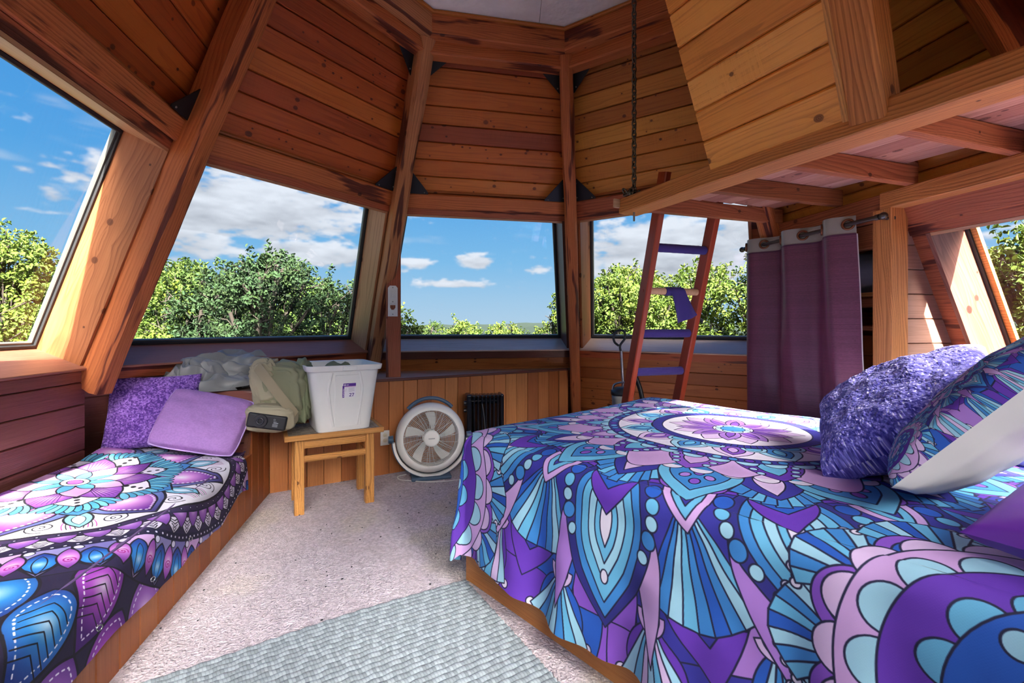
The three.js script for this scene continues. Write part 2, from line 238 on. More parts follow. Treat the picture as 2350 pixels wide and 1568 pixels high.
// rafters in the corners, with steel gusset plates at the head beams and at the ring
const cornerAt = (j, y, inset) => { const [nx, nd] = azd(wallAz(j) + 22.5), r = (radiusAt(y) - inset) / cos(PI / 8); return V(CX + nx * r, y, CD + nd * r); };
const RAFTER = ['rough-hewn rafter between the left window and the back left window', 'rough-hewn rafter above the upright post, between the second and third window', 'slender weathered rafter between the middle window and the ladder window', 'rafter hidden behind the loft panel and the curtain', 'rafter in the dark corner above the loft', 'rafter behind the camera on the right', 'rafter behind the camera in the middle', 'rafter behind the camera on the left'];
for (let j = 1; j <= 8; j++) {
  const t = structure('trim_' + (j + 1), RAFTER[j - 1]);
  const yb = j === 1 ? SILL - 0.11 : 0.0, ytop = CEIL - 0.12, w = j === 1 ? 0.12 : j === 3 ? 0.095 : 0.105, a = cornerAt(j, yb, 0.045), b = cornerAt(j, ytop, 0.045), [nx, nd] = azd(wallAz(j) + 22.5);
  const m = part(t, 'timber', hewn(a.distanceTo(b), w, 0.17, j * 13 + 2, 0.0045, 20), j === 2 ? M.beamPale : M.beam);
  setFrame(m, timberFrame(a, b, V(-nx, 0, -nd)));
  if (j <= 3) for (const s of [-1, 1]) for (const top of [0, 1]) {
    if (j === 1 && (top || s > 0)) continue;
    // a plate lies in the plane of the wall on that side, its right angle between the rafter and the beam
    const k = s < 0 ? j : j + 1, fr = wallFrame(k), yy = top ? (CEIL - 0.17 - SILL) / CL : 1.37, sx = s < 0 ? 1 : -1, dir = top ? -1 : 1, x0 = sx * (hw(yy, 0) - 0.05), L = 0.175, slope = -sx * T22 * SL;
    const sh = new THREE.Shape([new THREE.Vector2(0, 0), new THREE.Vector2(-sx * L, 0), new THREE.Vector2(-sx * L, dir * 0.012), new THREE.Vector2(slope * dir * L - sx * 0.012, dir * L), new THREE.Vector2(slope * dir * L, dir * L)]);
    const plate = part(t, 'gusset_plate', new THREE.ExtrudeGeometry(sh, { depth: 0.005, bevelEnabled: false }), M.steel, 'black steel corner plate');
    setFrame(plate, fr.clone().multiply(new THREE.Matrix4().makeTranslation(x0, yy, 0.004)));
    for (const [bx, by] of [[-sx * 0.016, dir * 0.14], [-sx * 0.145, dir * 0.012], [-sx * 0.016, dir * 0.03]]) { const bo = part(plate, 'bolt', new THREE.SphereGeometry(0.006, 8, 5), M.bolt); bo.position.set(bx + slope * by * 0.6, by, 0.006); }
  }
}
// the ring under the ceiling, and the flat ceiling
{
  const g = structure('trim_1', 'ring of heavy weathered beams under the ceiling'), rr = radiusAt(CEIL - 0.1);
  const ringPt = (j, r) => { const [nx, nd] = azd(wallAz(j) + 22.5); return [CX + nx * r / cos(PI / 8), CD + nd * r / cos(PI / 8)]; };
  for (let k = 1; k <= 8; k++) {
    const a = ringPt(k - 1, rr - 0.14), b = ringPt(k, rr - 0.14), c = ringPt(k - 1, rr + 0.02), d = ringPt(k, rr + 0.02);
    const [ex, ed] = azd(wallAz(k) + 90), [nx, nd] = azd(wallAz(k));
    const A = V(a[0], CEIL - 0.078, a[1]), B = V(b[0], CEIL - 0.078, b[1]);
    const len = A.distanceTo(B), m = part(g, 'ring_beam', prism(rect(-0.075, 0.077, 0, 0.12, 0.008), (y, z) => -z * T22, (y, z) => len + z * T22, k + 500), k === 2 ? M.beamPale : M.beam);
    setFrame(m, basis(A, V(ex, 0, ed), V(0, 1, 0), V(nx, 0, nd)));
    const lo = part(g, 'ring_plate', prism(rect(-0.05, 0.05, 0, 0.10, 0.01), -0.08, len + 0.08, k + 520), M.beam);
    setFrame(lo, basis(V(a[0] + nx * 0.075, CEIL - 0.185, a[1] + nd * 0.075), V(ex, 0, ed), V(0, 1, 0), V(nx, 0, nd)));
    const bd = part(g, 'cornice', prism(rect(-0.011, 0.011, -0.022, 0.004, 0.006), (y, z) => -z * T22, (y, z) => len + z * T22, k + 540), M.plankGold[2]);
    setFrame(bd, basis(V(a[0], CEIL - 0.012, a[1]), V(ex, 0, ed), V(0, 1, 0), V(nx, 0, nd)));
  }
  const cg = structure('ceiling'), plaster = dataTex(512, 512, (u, v) => { const n = fbm(u * 40, v * 40, 4, 77), c = 0.93 + (n - 0.5) * 0.08; return [c, c, c]; }, true);
  plaster.repeat.set(0.5, 0.5);
  const pb = dataTex(512, 512, (u, v) => { const n = fbm(u * 60, v * 60, 5, 78); return [n, n, n]; }, false); pb.repeat.set(0.5, 0.5);
  const pm = new THREE.MeshStandardMaterial({ color: '#f2f2f2', map: plaster, bumpMap: pb, bumpScale: 0.004, roughness: 0.9 });
  for (const s of [0, 1]) { // two sheets of board with a joint between them
    const sh = new THREE.Shape(); const pts = []; for (let j = 1; j <= 8; j++) pts.push(ringPt(j, rr + 0.3));
    const cut = (p) => s ? p[0] > CX + 0.05 : p[0] < CX + 0.05; const poly = [];
    for (let i = 0; i < 8; i++) { const p = pts[i], q = pts[(i + 1) % 8]; if (cut(p)) poly.push(p); if (cut(p) !== cut(q)) { const t = (CX + 0.05 - p[0]) / (q[0] - p[0]); poly.push([CX + 0.05 + (s ? 0.0012 : -0.0012), lerp(p[1], q[1], t)]); } }
    poly.forEach((p, i) => i ? sh.lineTo(p[0], p[1]) : sh.moveTo(p[0], p[1]));
    const gg = new THREE.ExtrudeGeometry(sh, { depth: 0.05, bevelEnabled: false }); gg.rotateX(-PI / 2); part(cg, 'ceiling_panel', gg, pm).position.y = CEIL;
  }
  const roof = part(cg, 'roof_deck', new THREE.CylinderGeometry(1.75, 1.75, 0.04, 8), M.firDark); roof.position.copy(V(CX, CEIL + 0.08, CD)); roof.rotation.y = rad(-(wallAz(3) + 22.5));
}
// carpeted floor
{
  const g = structure('floor');
  const tex = dataTex(1024, 1024, (u, v, x, y) => { const f = fbm(u * 190, v * 190, 3, 5), b = fbm(u * 7, v * 7, 4, 6), s = hash2(x >> 1, y >> 1, 3) > 0.9994 ? 0.45 : 0, st = sstep(fbm(u * 4 + 3, v * 4, 4, 8), 0.56, 0.75); let c = 0.90 + (f - 0.5) * 0.30 + (b - 0.5) * 0.10; return [c * 0.975 - s, (c * 0.945 + st * 0.005) - s, c * (0.965 - st * 0.09) - s]; }, true);
  const bmp = dataTex(1024, 1024, (u, v) => { const f = fbm(u * 260, v * 260, 3, 15); return [f, f, f]; }, false);
  tex.repeat.set(1 / 2.2, 1 / 2.2); bmp.repeat.set(1 / 1.6, 1 / 1.6);
  const cm = new THREE.MeshPhysicalMaterial({ color: '#ded6d8', map: tex, bumpMap: bmp, bumpScale: 0.012, roughness: 1, sheen: 0.4, sheenRoughness: 0.6, sheenColor: new THREE.Color('#e8dcdc') });
  const gg = sheet(60, 60, (u, v) => [-3.4 + 7 * u, 0.003 * (fbm(u * 30, v * 30, 3, 2) - 0.5), 1.7 - 7 * v], (u, v) => [7 * u, 7 * v]);
  part(g, 'carpet', gg, cm);
  const slab = part(g, 'floor_slab', new THREE.CylinderGeometry(3.2, 3.2, 0.2, 8), M.firDark); slab.position.copy(V(CX, -0.11, CD)); slab.rotation.y = rad(-(wallAz(3) + 22.5));
  for (let i = 0, r = rng(4); i < 90; i++) { const c = part(g, 'crumb', i ? g.children[2].geometry : new THREE.IcosahedronGeometry(0.0045, 0), M.rubber); c.position.copy(V(-1.35 + r() * 1.5, 0.004, 1.5 + r() * 2.0)); c.scale.set(0.6 + r() * 0.9, 0.5, 0.6 + r() * 0.9); }
}

// ---------------------------------------------------------------- built-in joinery
const insideBy = (x, d, y, k) => { const [nx, nd] = azd(wallAz(k)); return radiusAt(y) - ((x - CX) * nx + (d - CD) * nd); };   // how far a point is from wall k, room side positive
function reach(x, d, dx, dd, y, margin, ks = [1, 2, 3, 4, 5, 6, 7, 8]) { let t = 0; while (t < 6 && ks.every((k) => insideBy(x + dx * t, d + dd * t, y, k) > margin)) t += 0.005; return t; }
const UP = new THREE.Vector3(0, 1, 0);
// plan frame: x along azimuth a, y up, z across to the left of it
function planFrame(x, y, d, a) { const [ex, ed] = azd(a); return basis(V(x, y, d), V(ex, 0, ed), UP, V(-ed, 0, ex).multiplyScalar(-1)); }   // +z points to the right-hand side of the walk
const FRONT = [[-1.674, 3.134], [0.218, -0.976]];   // the bench front in plan: its far corner and its direction towards the camera
const frontAt = (t) => [FRONT[0][0] + FRONT[1][0] * t, FRONT[0][1] + FRONT[1][1] * t];
{
  const t = thing('built_in_bench', 'built-in wooden window bench with plank front along the left wall', 'bench', null, V(-1.3, 0, 1.6));
  const add = (n, g, m, mtx, label) => { const p = part(t, n, g, m, label); t.updateMatrixWorld(); setFrame(p, t.matrixWorld.clone().invert().multiply(mtx)); return p; };
  const az = Math.atan2(FRONT[1][0], FRONT[1][1]) * 180 / PI;
  const r = rng(31);
  // upright planks of the front; the far ones rise to the shelf as the end of the cabinet
  const face = basis(V(...[FRONT[0][0], 0, FRONT[0][1]]), V(FRONT[1][0], 0, FRONT[1][1]), UP, V(-FRONT[1][1], 0, FRONT[1][0]));
  for (let i = 0, s = 0; s < 2.85; i++) { const w = 0.118, top = s < 0.28 ? 0.742 : 0.37; const g = prism(board(0, w - 0.002, -0.018, 0, 0.003), 0.0, (y) => s + y > 0.30 && top > 0.5 ? 0.742 - (s + y - 0.30) * 3.9 : top, 700 + i); add('front_plank', g, pick(M.bench ??= ['#a8602f', '#9c5529', '#b06a38'].map((c) => woodMat(W_FINE, c, 0.5, 0.0006)), Math.floor(r() * 9)), face.clone().multiply(basis(new THREE.Vector3(s, 0, 0), UP, new THREE.Vector3(1, 0, 0), new THREE.Vector3(0, 0, -1)).multiply(new THREE.Matrix4().makeScale(1, 1, -1)))); s += w; }
  // seat deck
  { const a = frontAt(0.36), b = frontAt(2.85), pts = [[a[0] - 0.03, a[1]], [b[0] - 0.03, b[1]]]; const [nx, nd] = azd(wallAz(1)), [ex, ed] = azd(wallAz(1) + 90); const o = [CX + nx * (R + 0.0), CD + nd * (R + 0.0)]; pts.push([o[0] - ex * 1.6, o[1] - ed * 1.6], [o[0] + ex * 0.8, o[1] + ed * 0.8]); const sh = new THREE.Shape(pts.map(([x, d]) => new THREE.Vector2(x, d))); const g = new THREE.ExtrudeGeometry(sh, { depth: 0.03, bevelEnabled: false }); g.rotateX(-PI / 2); add('seat_board', g, M.panel[1], new THREE.Matrix4().makeTranslation(0, 0.34, 0)); }
  // boards of the bench back, upright under the left window sill
  { const [nx, nd] = azd(wallAz(1)), [ex, ed] = azd(wallAz(1) + 90), fr = basis(V(CX + nx * (R + 0.022), 0, CD + nd * (R + 0.022)), V(ex, 0, ed), UP, V(-nx, 0, -nd)); let y = SILL - 0.02; [0.063, 0.117, 0.121, 0.12, 0.12, 0.12].forEach((h, i) => { add('back_board', prism(board(y - h + 0.003, y, -0.02, 0.0, 0.004), -1.2, 0.90, 730 + i), pick(M.plankBrown, i), fr); y -= h; }); }
  // sloping boards at the far end
  { const a = V(-2.24, 0.34, 2.735), b = V(-2.24, 0.752, 2.846), y = b.clone().sub(a).normalize(), x = V(1, 0, 0.0), z = x.clone().cross(y), H = a.distanceTo(b); const fr = basis(a, x, y, z); for (let i = 0; i < 4; i++) add('end_board', prism(board(i * H / 4 + 0.0015, (i + 1) * H / 4 - 0.0015, -0.02, 0, 0.004), 0, (yy) => 0.615 + yy * 0.0, 740 + i), pick(M.plankBrown, i + 1), fr); add('edge_strip', prism(rect(0, H + 0.004, -0.024, 0.008, 0.004), 0.615, 0.637, 746), M.sill, fr); }
}
{
  const t = thing('shelf_cabinet', 'low cedar-panelled ledge under the back windows behind the table and fan', 'ledge', null, V(-0.6, 0, 3.8));
  const inv = new THREE.Matrix4().makeTranslation(0.6, 0, 3.8), E = [0.545, 4.455], Q = FRONT[0], dx = E[0] - Q[0], dd = E[1] - Q[1], L = hypot(dx, dd), ex = dx / L, ed = dd / L, r = rng(77);
  const fr = basis(V(Q[0], 0, Q[1]), V(ex, 0, ed), UP, V(ed, 0, -ex));
  for (let i = 0, s = 0.0; s < L; i++) { const w = 0.112 + r() * 0.012; const g = prism(board(0, Math.min(w, L - s) - 0.0016, -0.018, 0, 0.003), 0, 0.722, 760 + i); const m = part(t, 'wall_plank', g, pick(M.panel, Math.floor(r() * 9))); setFrame(m, inv.clone().multiply(fr).multiply(basis(new THREE.Vector3(s + w, 0, 0), UP, new THREE.Vector3(-1, 0, 0), new THREE.Vector3(0, 0, 1)))); s += w; }
  const top = [[...FRONT[0]], frontAt(0.30), [-2.16, 2.862]]; for (const j of [1, 2, 3]) { const c = cornerAt(j, 0.746, -0.07); top.push([c.x, -c.z]); } top.push(E);
  const sh = new THREE.Shape(top.map(([x, d]) => new THREE.Vector2(x, d))), g = new THREE.ExtrudeGeometry(sh, { depth: 0.022, bevelEnabled: false }); g.rotateX(-PI / 2);
  const p = part(t, 'ledge_top', g, woodMat(W_FINE, '#b39a8c', 0.35, 0.0004)); setFrame(p, inv.clone().setPosition(0.6, 0.722, 3.8));
  const lip = part(t, 'edge_strip', prism(rect(-0.02, 0.0, -0.005, 0.012, 0.003), 0, L, 790), M.sillDark); setFrame(lip, inv.clone().multiply(fr).multiply(new THREE.Matrix4().makeTranslation(0, 0.744, 0)));
}
// upright post under the second rafter, with a white bracket plate
{
  const px = -0.965, pd = 3.70, t = thing('support_post', 'upright square wooden post standing on the ledge under a rafter', 'post', null, V(px, 0.746, pd)), H = EYE + 0.63 - 0.746;
  const g = prism(rect(-0.058, 0.058, -0.055, 0.055, 0.006), 0, (y, z) => H + z * 0.9 + y * 0.3, 801); const m = part(t, 'timber', g, M.beamRed); setFrame(m, basis(new THREE.Vector3(0, 0, 0), UP, V(-1, 0, -0.25).normalize(), V(0.25, 0, -1).normalize()));
  const b = thing('wall_bracket', 'white plastic bracket plate with a keyhole screwed to the post', 'bracket', null, V(px + 0.012, EYE + 0.205, pd - 0.066));
  b.rotation.y = rad(14);
  const sh = new THREE.Shape([[-0.036, -0.12], [0.036, -0.12], [0.036, 0.105], [0.022, 0.122], [-0.022, 0.122], [-0.036, 0.105]].map((p) => new THREE.Vector2(...p)));
  const ho = new THREE.Path([[-0.022, -0.03], [0.022, -0.03], [0.022, -0.052], [0.01, -0.07], [-0.01, -0.07], [-0.022, -0.052]].map((p) => new THREE.Vector2(...p))); sh.holes.push(ho);
  part(b, 'plate', new THREE.ExtrudeGeometry(sh, { depth: 0.006, bevelEnabled: true, bevelSize: 0.002, bevelThickness: 0.002, bevelSegments: 2 }), M.white);
  const lip = part(b, 'lip', new RoundedBoxGeometry(0.05, 0.008, 0.014, 2, 0.003), M.white); lip.position.set(0, -0.022, 0.012);
  for (const y of [0.108, -0.005, -0.105]) { const s = part(b, 'screw', new THREE.CylinderGeometry(0.005, 0.005, 0.003, 10), M.bolt); s.rotation.x = PI / 2; s.position.set(0, y, 0.01); }
  for (let i = 0; i < 6; i++) { const s = part(b, 'rib', new THREE.TorusGeometry(0.008, 0.0014, 5, 12), M.white); s.position.set(i % 2 ? 0.012 : -0.012, 0.035 + (i >> 1) * 0.022, 0.009); }
}
// ---------------------------------------------------------------- closet in the right-hand corner
const CL0 = [1.904, 2.279], CLD = azd(-11.4), CLN = azd(78.6);       // near front corner of the closet post; along the closet front; into the closet
const clAt = (t, s) => [CL0[0] + CLD[0] * t + CLN[0] * s, CL0[1] + CLD[1] * t + CLN[1] * s];
const clV = (t, y, s) => { const p = clAt(t, s); return V(p[0], y, p[1]); };
{
  const g = thing('corner_closet', 'open wooden corner closet framed by a post and beams, curtain hung across it', 'closet', null, clV(0, 0, 0));
  const add = (n, geo, m, mtx, label) => { const p = part(g, n, geo, m, label); g.updateMatrixWorld(); setFrame(p, g.matrixWorld.clone().invert().multiply(mtx)); return p; };
  const tim = (n, a, b, w, t, face, m, seed, c = 0.005) => add(n, prism(rect(-w / 2, w / 2, -t / 2, t / 2, c), 0, a.distanceTo(b), seed), m, timberFrame(a, b, face));
  const room = V(-CLN[0], 0, -CLN[1]);
  tim('post', clV(0.05, 0, 0.052), clV(0.05, EYE + 0.6, 0.052), 0.1, 0.105, room, M.fir, 811, 0.004);
  const nearEnd = -reach(...clAt(0, 0), -CLD[0], -CLD[1], EYE + 0.64, 0.0, [6, 7]);
  tim('top_beam', clV(nearEnd, EYE + 0.643, 0.045), clV(0.06, EYE + 0.643, 0.045), 0.088, 0.09, room, M.fir, 812);
  tim('front_beam', clV(0.075, EYE + 0.617, 0.05), clV(0.93, EYE + 0.617, 0.05), 0.138, 0.06, room, M.firRed, 813);
  tim('front_rail', clV(0.105, EYE + 0.482, 0.06), clV(0.93, EYE + 0.482, 0.06), 0.13, 0.05, room, M.firDark, 814);
  tim('side_post', clV(0.92, 0, 0.045), clV(0.92, EYE + 0.68, 0.045), 0.05, 0.05, room, M.fir, 815);
  // closed left side, from the post at the far end to the window wall
  { const a = clAt(0.93, 0.07), [nx, nd] = azd(30); for (let i = 0; i < 15; i++) { const y = i * 0.122, L = reach(a[0], a[1], nx, nd, Math.max(0.2, y), -0.04, [4, 5]); add('side_plank', prism(board(y, y + 0.12, -0.018, 0, 0.003), 0, L, 830 + i), pick(M.plankMid, i), basis(V(a[0], 0, a[1]), V(nx, 0, nd), UP, V(nd, 0, -nx))); } }
  // boarded partition on the near side, cut along the leaning wall
  { const o = clAt(0.035, 0.1); for (let i = 0; i < 15; i++) { const y0 = 0.045 + i * 0.1275; const L = (y) => { const t = reach(o[0], o[1], CLN[0], CLN[1], clamp(y, 0, 2), -0.035, [5]); return Math.max(0.004, t); }; const l0 = L(y0), l1 = L(y0 + 0.125); if (l0 < 0.02) continue; add('partition_board', prism(board(y0, y0 + 0.125, -0.018, 0, 0.003), 0, (y) => lerp(l0, l1, (y - y0) / 0.125), 850 + i), pick(M.partition ??= ['#9c7668', '#947062', '#a37d6e'].map((c) => woodMat(W_FINE, c, 0.3, 0.0004)), i), basis(V(o[0], 0, o[1]), V(CLN[0], 0, CLN[1]), UP, V(-CLD[0], 0, -CLD[1]))); } }
  // shelf, cleat and drawer front inside
  { const a = clAt(0.13, 0.07), b = clAt(0.9, 0.07), c = clAt(0.9, 0.36), d = clAt(0.13, 0.36); const sh = new THREE.Shape([a, b, c, d].map((p) => new THREE.Vector2(p[0], p[1]))); const geo = new THREE.ExtrudeGeometry(sh, { depth: 0.022, bevelEnabled: false }); geo.rotateX(-PI / 2); add('closet_shelf', geo, M.fir, new THREE.Matrix4().makeTranslation(0, EYE + 0.165, 0)); add('closet_shelf', geo, M.firRed, new THREE.Matrix4().makeTranslation(0, EYE - 0.02, 0)); }
  tim('cleat', clV(0.12, EYE + 0.13, 0.09), clV(0.9, EYE + 0.13, 0.09), 0.05, 0.03, room, M.firDark, 817);
  for (let i = 0; i < 9; i++) tim('back_board', clV(0.12, 0.06 + i * 0.122, 0.37), clV(0.92, 0.06 + i * 0.122, 0.37), 0.12, 0.018, room, pick(M.plankMid, i), 870 + i, 0.003);
}
{ // folded quilt on the closet shelf
  const t = thing('folded_quilt', 'grey blue rolled quilt stuffed on the closet shelf beside the curtain', 'quilt', null, clV(0.30, EYE + 0.187, 0.2)); t.rotation.y = rad(90 + 11.4);
  const g = new THREE.SphereGeometry(1, 48, 32), p = g.attributes.position; for (let i = 0; i < p.count; i++) { const x = p.getX(i), y = p.getY(i), z = p.getZ(i), f = 1 + 0.10 * n3(x * 3, y * 3, z * 3) + 0.05 * Math.abs(sin(x * 7 + y * 9)); p.setXYZ(i, x * 0.20 * f, 0.115 + Math.max(-1, y * 1.05) * 0.115 * f, z * 0.12 * f); } g.computeVertexNormals();
  part(t, 'roll', g, plain('#8a8f9d', 0.85, { sheen: 0.3 }));
  const g2 = new THREE.TorusGeometry(0.10, 0.035, 10, 30), q = g2.attributes.position; for (let i = 0; i < q.count; i++) q.setXYZ(i, q.getX(i) * 1.3, q.getY(i) * 0.95 + 0.12, q.getZ(i) + 0.06 + 0.02 * n3(q.getX(i) * 9, q.getY(i) * 9, 3)); g2.computeVertexNormals(); part(t, 'fold', g2, plain('#6f7686', 0.85));
}
// curtain rod with brackets and finials, and the curtain on it
{
  const yr = EYE + 0.548, so = -0.075, t = thing('curtain_rod', 'dark metal curtain rod with knob ends above the plum curtain', 'curtain rod', null, clV(0, yr, so));
  const [ex, ed] = CLD, rel = (tt, y, s) => clV(tt, y, s).sub(t.position);
  part(t, 'rod', new THREE.TubeGeometry(new THREE.LineCurve3(rel(-0.02, yr, so), rel(0.985, yr, so)), 1, 0.011, 14), M.chromeDark ??= plain('#5a5450', 0.3, { metalness: 0.8 }));
  for (const e of [-0.02, 0.985]) { const k = part(t, 'finial', new THREE.SphereGeometry(0.019, 16, 10), M.chromeDark); k.position.copy(rel(e, yr, so)); const c = part(t, 'collar', new THREE.CylinderGeometry(0.015, 0.015, 0.02, 14), M.chromeDark); c.position.copy(rel(e + (e < 0 ? 0.028 : -0.028), yr, so)); c.quaternion.setFromUnitVectors(UP, V(ex, 0, ed)); }
  for (const e of [0.02, 0.95]) { const a = part(t, 'bracket_arm', new THREE.TubeGeometry(new THREE.LineCurve3(rel(e, yr, so), rel(e, yr, 0.03)), 1, 0.007, 8), M.chromeDark); const f = part(t, 'wall_flange', new THREE.CylinderGeometry(0.022, 0.022, 0.008, 16), M.chromeDark); f.position.copy(rel(e, yr, 0.02)); f.quaternion.setFromUnitVectors(UP, V(CLN[0], 0, CLN[1])); }
  const c = thing('curtain', 'plum satin grommet curtain with a silver grey top band', 'curtain', null, clV(0.5, 0.28, so)), rl = (tt, y, s) => clV(tt, y, s).sub(c.position).toArray();
  const a0 = 0.15, a1 = 0.93, yb = 0.28, ytop = yr + 0.045, band = yr - 0.052, waves = 2.6;
  const fold = (u, v) => { const ph = u * waves * 2 * PI + 2.55, bot = 1 - v; return 0.05 * sin(ph) * (1 - 0.25 * bot) + 0.012 * sin(ph * 2.3 + bot * 2) * bot + 0.012 * n3(u * 5, v * 3, 2) * (0.3 + bot); };
  const surf = (y0, y1, off) => (u, v) => { const y = lerp(y0, y1, v), vv = (y - yb) / (ytop - yb), spread = (1 - vv) * 0.055; return rl(lerp(a0 - spread * 1.35, a1 + spread * 0.25, u) + 0.006 * sin(vv * 7 + u * 9) * (1 - vv), y, so + fold(u, vv) + off); };
  const satin = dataTex(256, 512, (u, v, x, y) => { const n = 0.72 + (hash2(0, y, 4) - 0.5) * 0.22 + (hash2(x >> 2, y, 9) - 0.5) * 0.16; return [n, n * 0.97, n]; }, true); satin.wrapS = satin.wrapT = THREE.RepeatWrapping; satin.repeat.set(2, 3);
  part(c, 'drape', sheet(120, 60, surf(yb, band, 0)), new THREE.MeshPhysicalMaterial({ color: '#84475f', map: satin, roughness: 0.42, sheen: 0.8, sheenRoughness: 0.35, sheenColor: new THREE.Color('#b07aa0'), side: THREE.DoubleSide }));
  part(c, 'top_band', sheet(120, 6, surf(band, ytop, 0.0005)), plain('#8d877c', 0.4, { sheen: 0.4, side: THREE.DoubleSide }), 'silver grey top band');
  part(c, 'piping', sheet(120, 2, surf(band - 0.006, band + 0.004, -0.003)), plain('#4d1f3c', 0.5, { side: THREE.DoubleSide }));
  part(c, 'lining', sheet(60, 20, surf(yb + 0.02, band, 0.008)), plain('#cfc8c0', 0.8, { side: THREE.DoubleSide }));
  for (const u of [0.03, 0.215, 0.41, 0.61, 0.80, 0.96]) { const q = surf(yr, yr, -0.004)(u, 0.5), e = surf(yr, yr, -0.004)(u + 0.01, 0.5), tan = new THREE.Vector3(e[0] - q[0], 0, e[2] - q[2]).normalize(), ring = part(c, 'grommet', new THREE.TorusGeometry(0.025, 0.0065, 8, 28), M.bronze ??= plain('#7a4a30', 0.35, { metalness: 0.7 })); ring.position.set(q[0], yr - c.position.y, q[2]); ring.quaternion.setFromUnitVectors(new THREE.Vector3(0, 0, 1), tan.cross(UP).normalize()); }
}
// ---------------------------------------------------------------- sleeping loft
const LF0 = [0.648, 2.725], LFD = [0.448, -0.894], LFN = [0.894, 0.448], LB = EYE + 0.68;
const lfAt = (t, s) => [LF0[0] + LFD[0] * t + LFN[0] * s, LF0[1] + LFD[1] * t + LFN[1] * s], lfV = (t, y, s) => { const p = lfAt(t, s); return V(p[0], y, p[1]); };
{
  const g = thing('sleeping_loft', 'wooden sleeping loft platform with joists and pinkish deck boards hung from a chain', 'loft', null, lfV(0, LB, 0));
  const add = (n, geo, m, mtx, label) => { const p = part(g, n, geo, m, label); g.updateMatrixWorld(); setFrame(p, g.matrixWorld.clone().invert().multiply(mtx)); return p; };
  const Lb = reach(...lfAt(0.5, 0.07), ...LFD, LB + 0.05, -0.02) + 0.5;
  const fb = basis(lfV(0, LB, 0), V(LFD[0], 0, LFD[1]), UP, V(-LFN[0], 0, -LFN[1]));
  add('front_beam', prism(rect(0, 0.088, -0.14, 0, 0.005), -0.01, Lb, 901), M.fir, fb, 'golden fir front beam');
  add('end_splinter', prism([[0, 0], [0.05, 0.0], [0.05, 0.01], [0, 0.012]], (y) => -0.014, (y) => 0.012, 903), M.cut, basis(lfV(0, LB + 0.034, 0.02), V(LFN[0], 0, LFN[1]), UP, V(-LFD[0], 0, -LFD[1])).multiply(new THREE.Matrix4().makeScale(4.5, 1, 1)));
  const [jx, jd] = azd(72), starts = [0.085, 0.527, 0.926, 1.325, 1.72];
  starts.forEach((t, i) => { const s0 = 0.135, o = lfAt(t, s0), L = reach(o[0], o[1], jx, jd, LB + 0.06, -0.02, [3, 4, 5, 6]); if (L > 0.15) add('joist', prism(rect(0, 0.09, -0.02, 0.02, 0.003), 0, L, 910 + i), pick([M.firRed, M.firDark, M.firRed], i), basis(V(o[0], LB + 0.006, o[1]), V(jx, 0, jd), UP, V(jd, 0, -jx))); });
  for (let i = 0, s = 0.143; s < 1.35; i++, s += 0.118) { const t0 = 0.10 + 0.152 * s, o = lfAt(t0, s + 0.058); if ([3, 4, 5, 6].some((k) => insideBy(o[0], o[1], LB + 0.1, k) < 0)) { let t1 = t0; while (t1 < 2.5 && [3, 4, 5, 6].some((k) => insideBy(...lfAt(t1, s + 0.058), LB + 0.1, k) < 0)) t1 += 0.01; if (t1 > 2.4) continue; const q = lfAt(t1, s + 0.058), L = reach(q[0], q[1], ...LFD, LB + 0.1, -0.02, [3, 4, 5, 6]); add('deck_board', prism(board(-0.058, 0.057, 0, 0.02, 0.002), 0, L, 920 + i), pick(M.deck, i), basis(V(q[0], LB + 0.118, q[1]), V(LFD[0], 0, LFD[1]), V(LFN[0], 0, LFN[1]), UP.clone().negate())); continue; } const L = reach(o[0], o[1], ...LFD, LB + 0.1, -0.02, [3, 4, 5, 6]); add('deck_board', prism(board(-0.058, 0.057, 0, 0.02, 0.002), 0, L, 920 + i), pick(M.deck, i), basis(V(o[0], LB + 0.118, o[1]), V(LFD[0], 0, LFD[1]), V(LFN[0], 0, LFN[1]), UP.clone().negate())); }
  const bolt = add('eye_bolt', new THREE.CylinderGeometry(0.006, 0.006, 0.07, 8), M.bolt, new THREE.Matrix4().makeTranslation(...lfV(0.06, LB - 0.018, 0.055).toArray()));
}
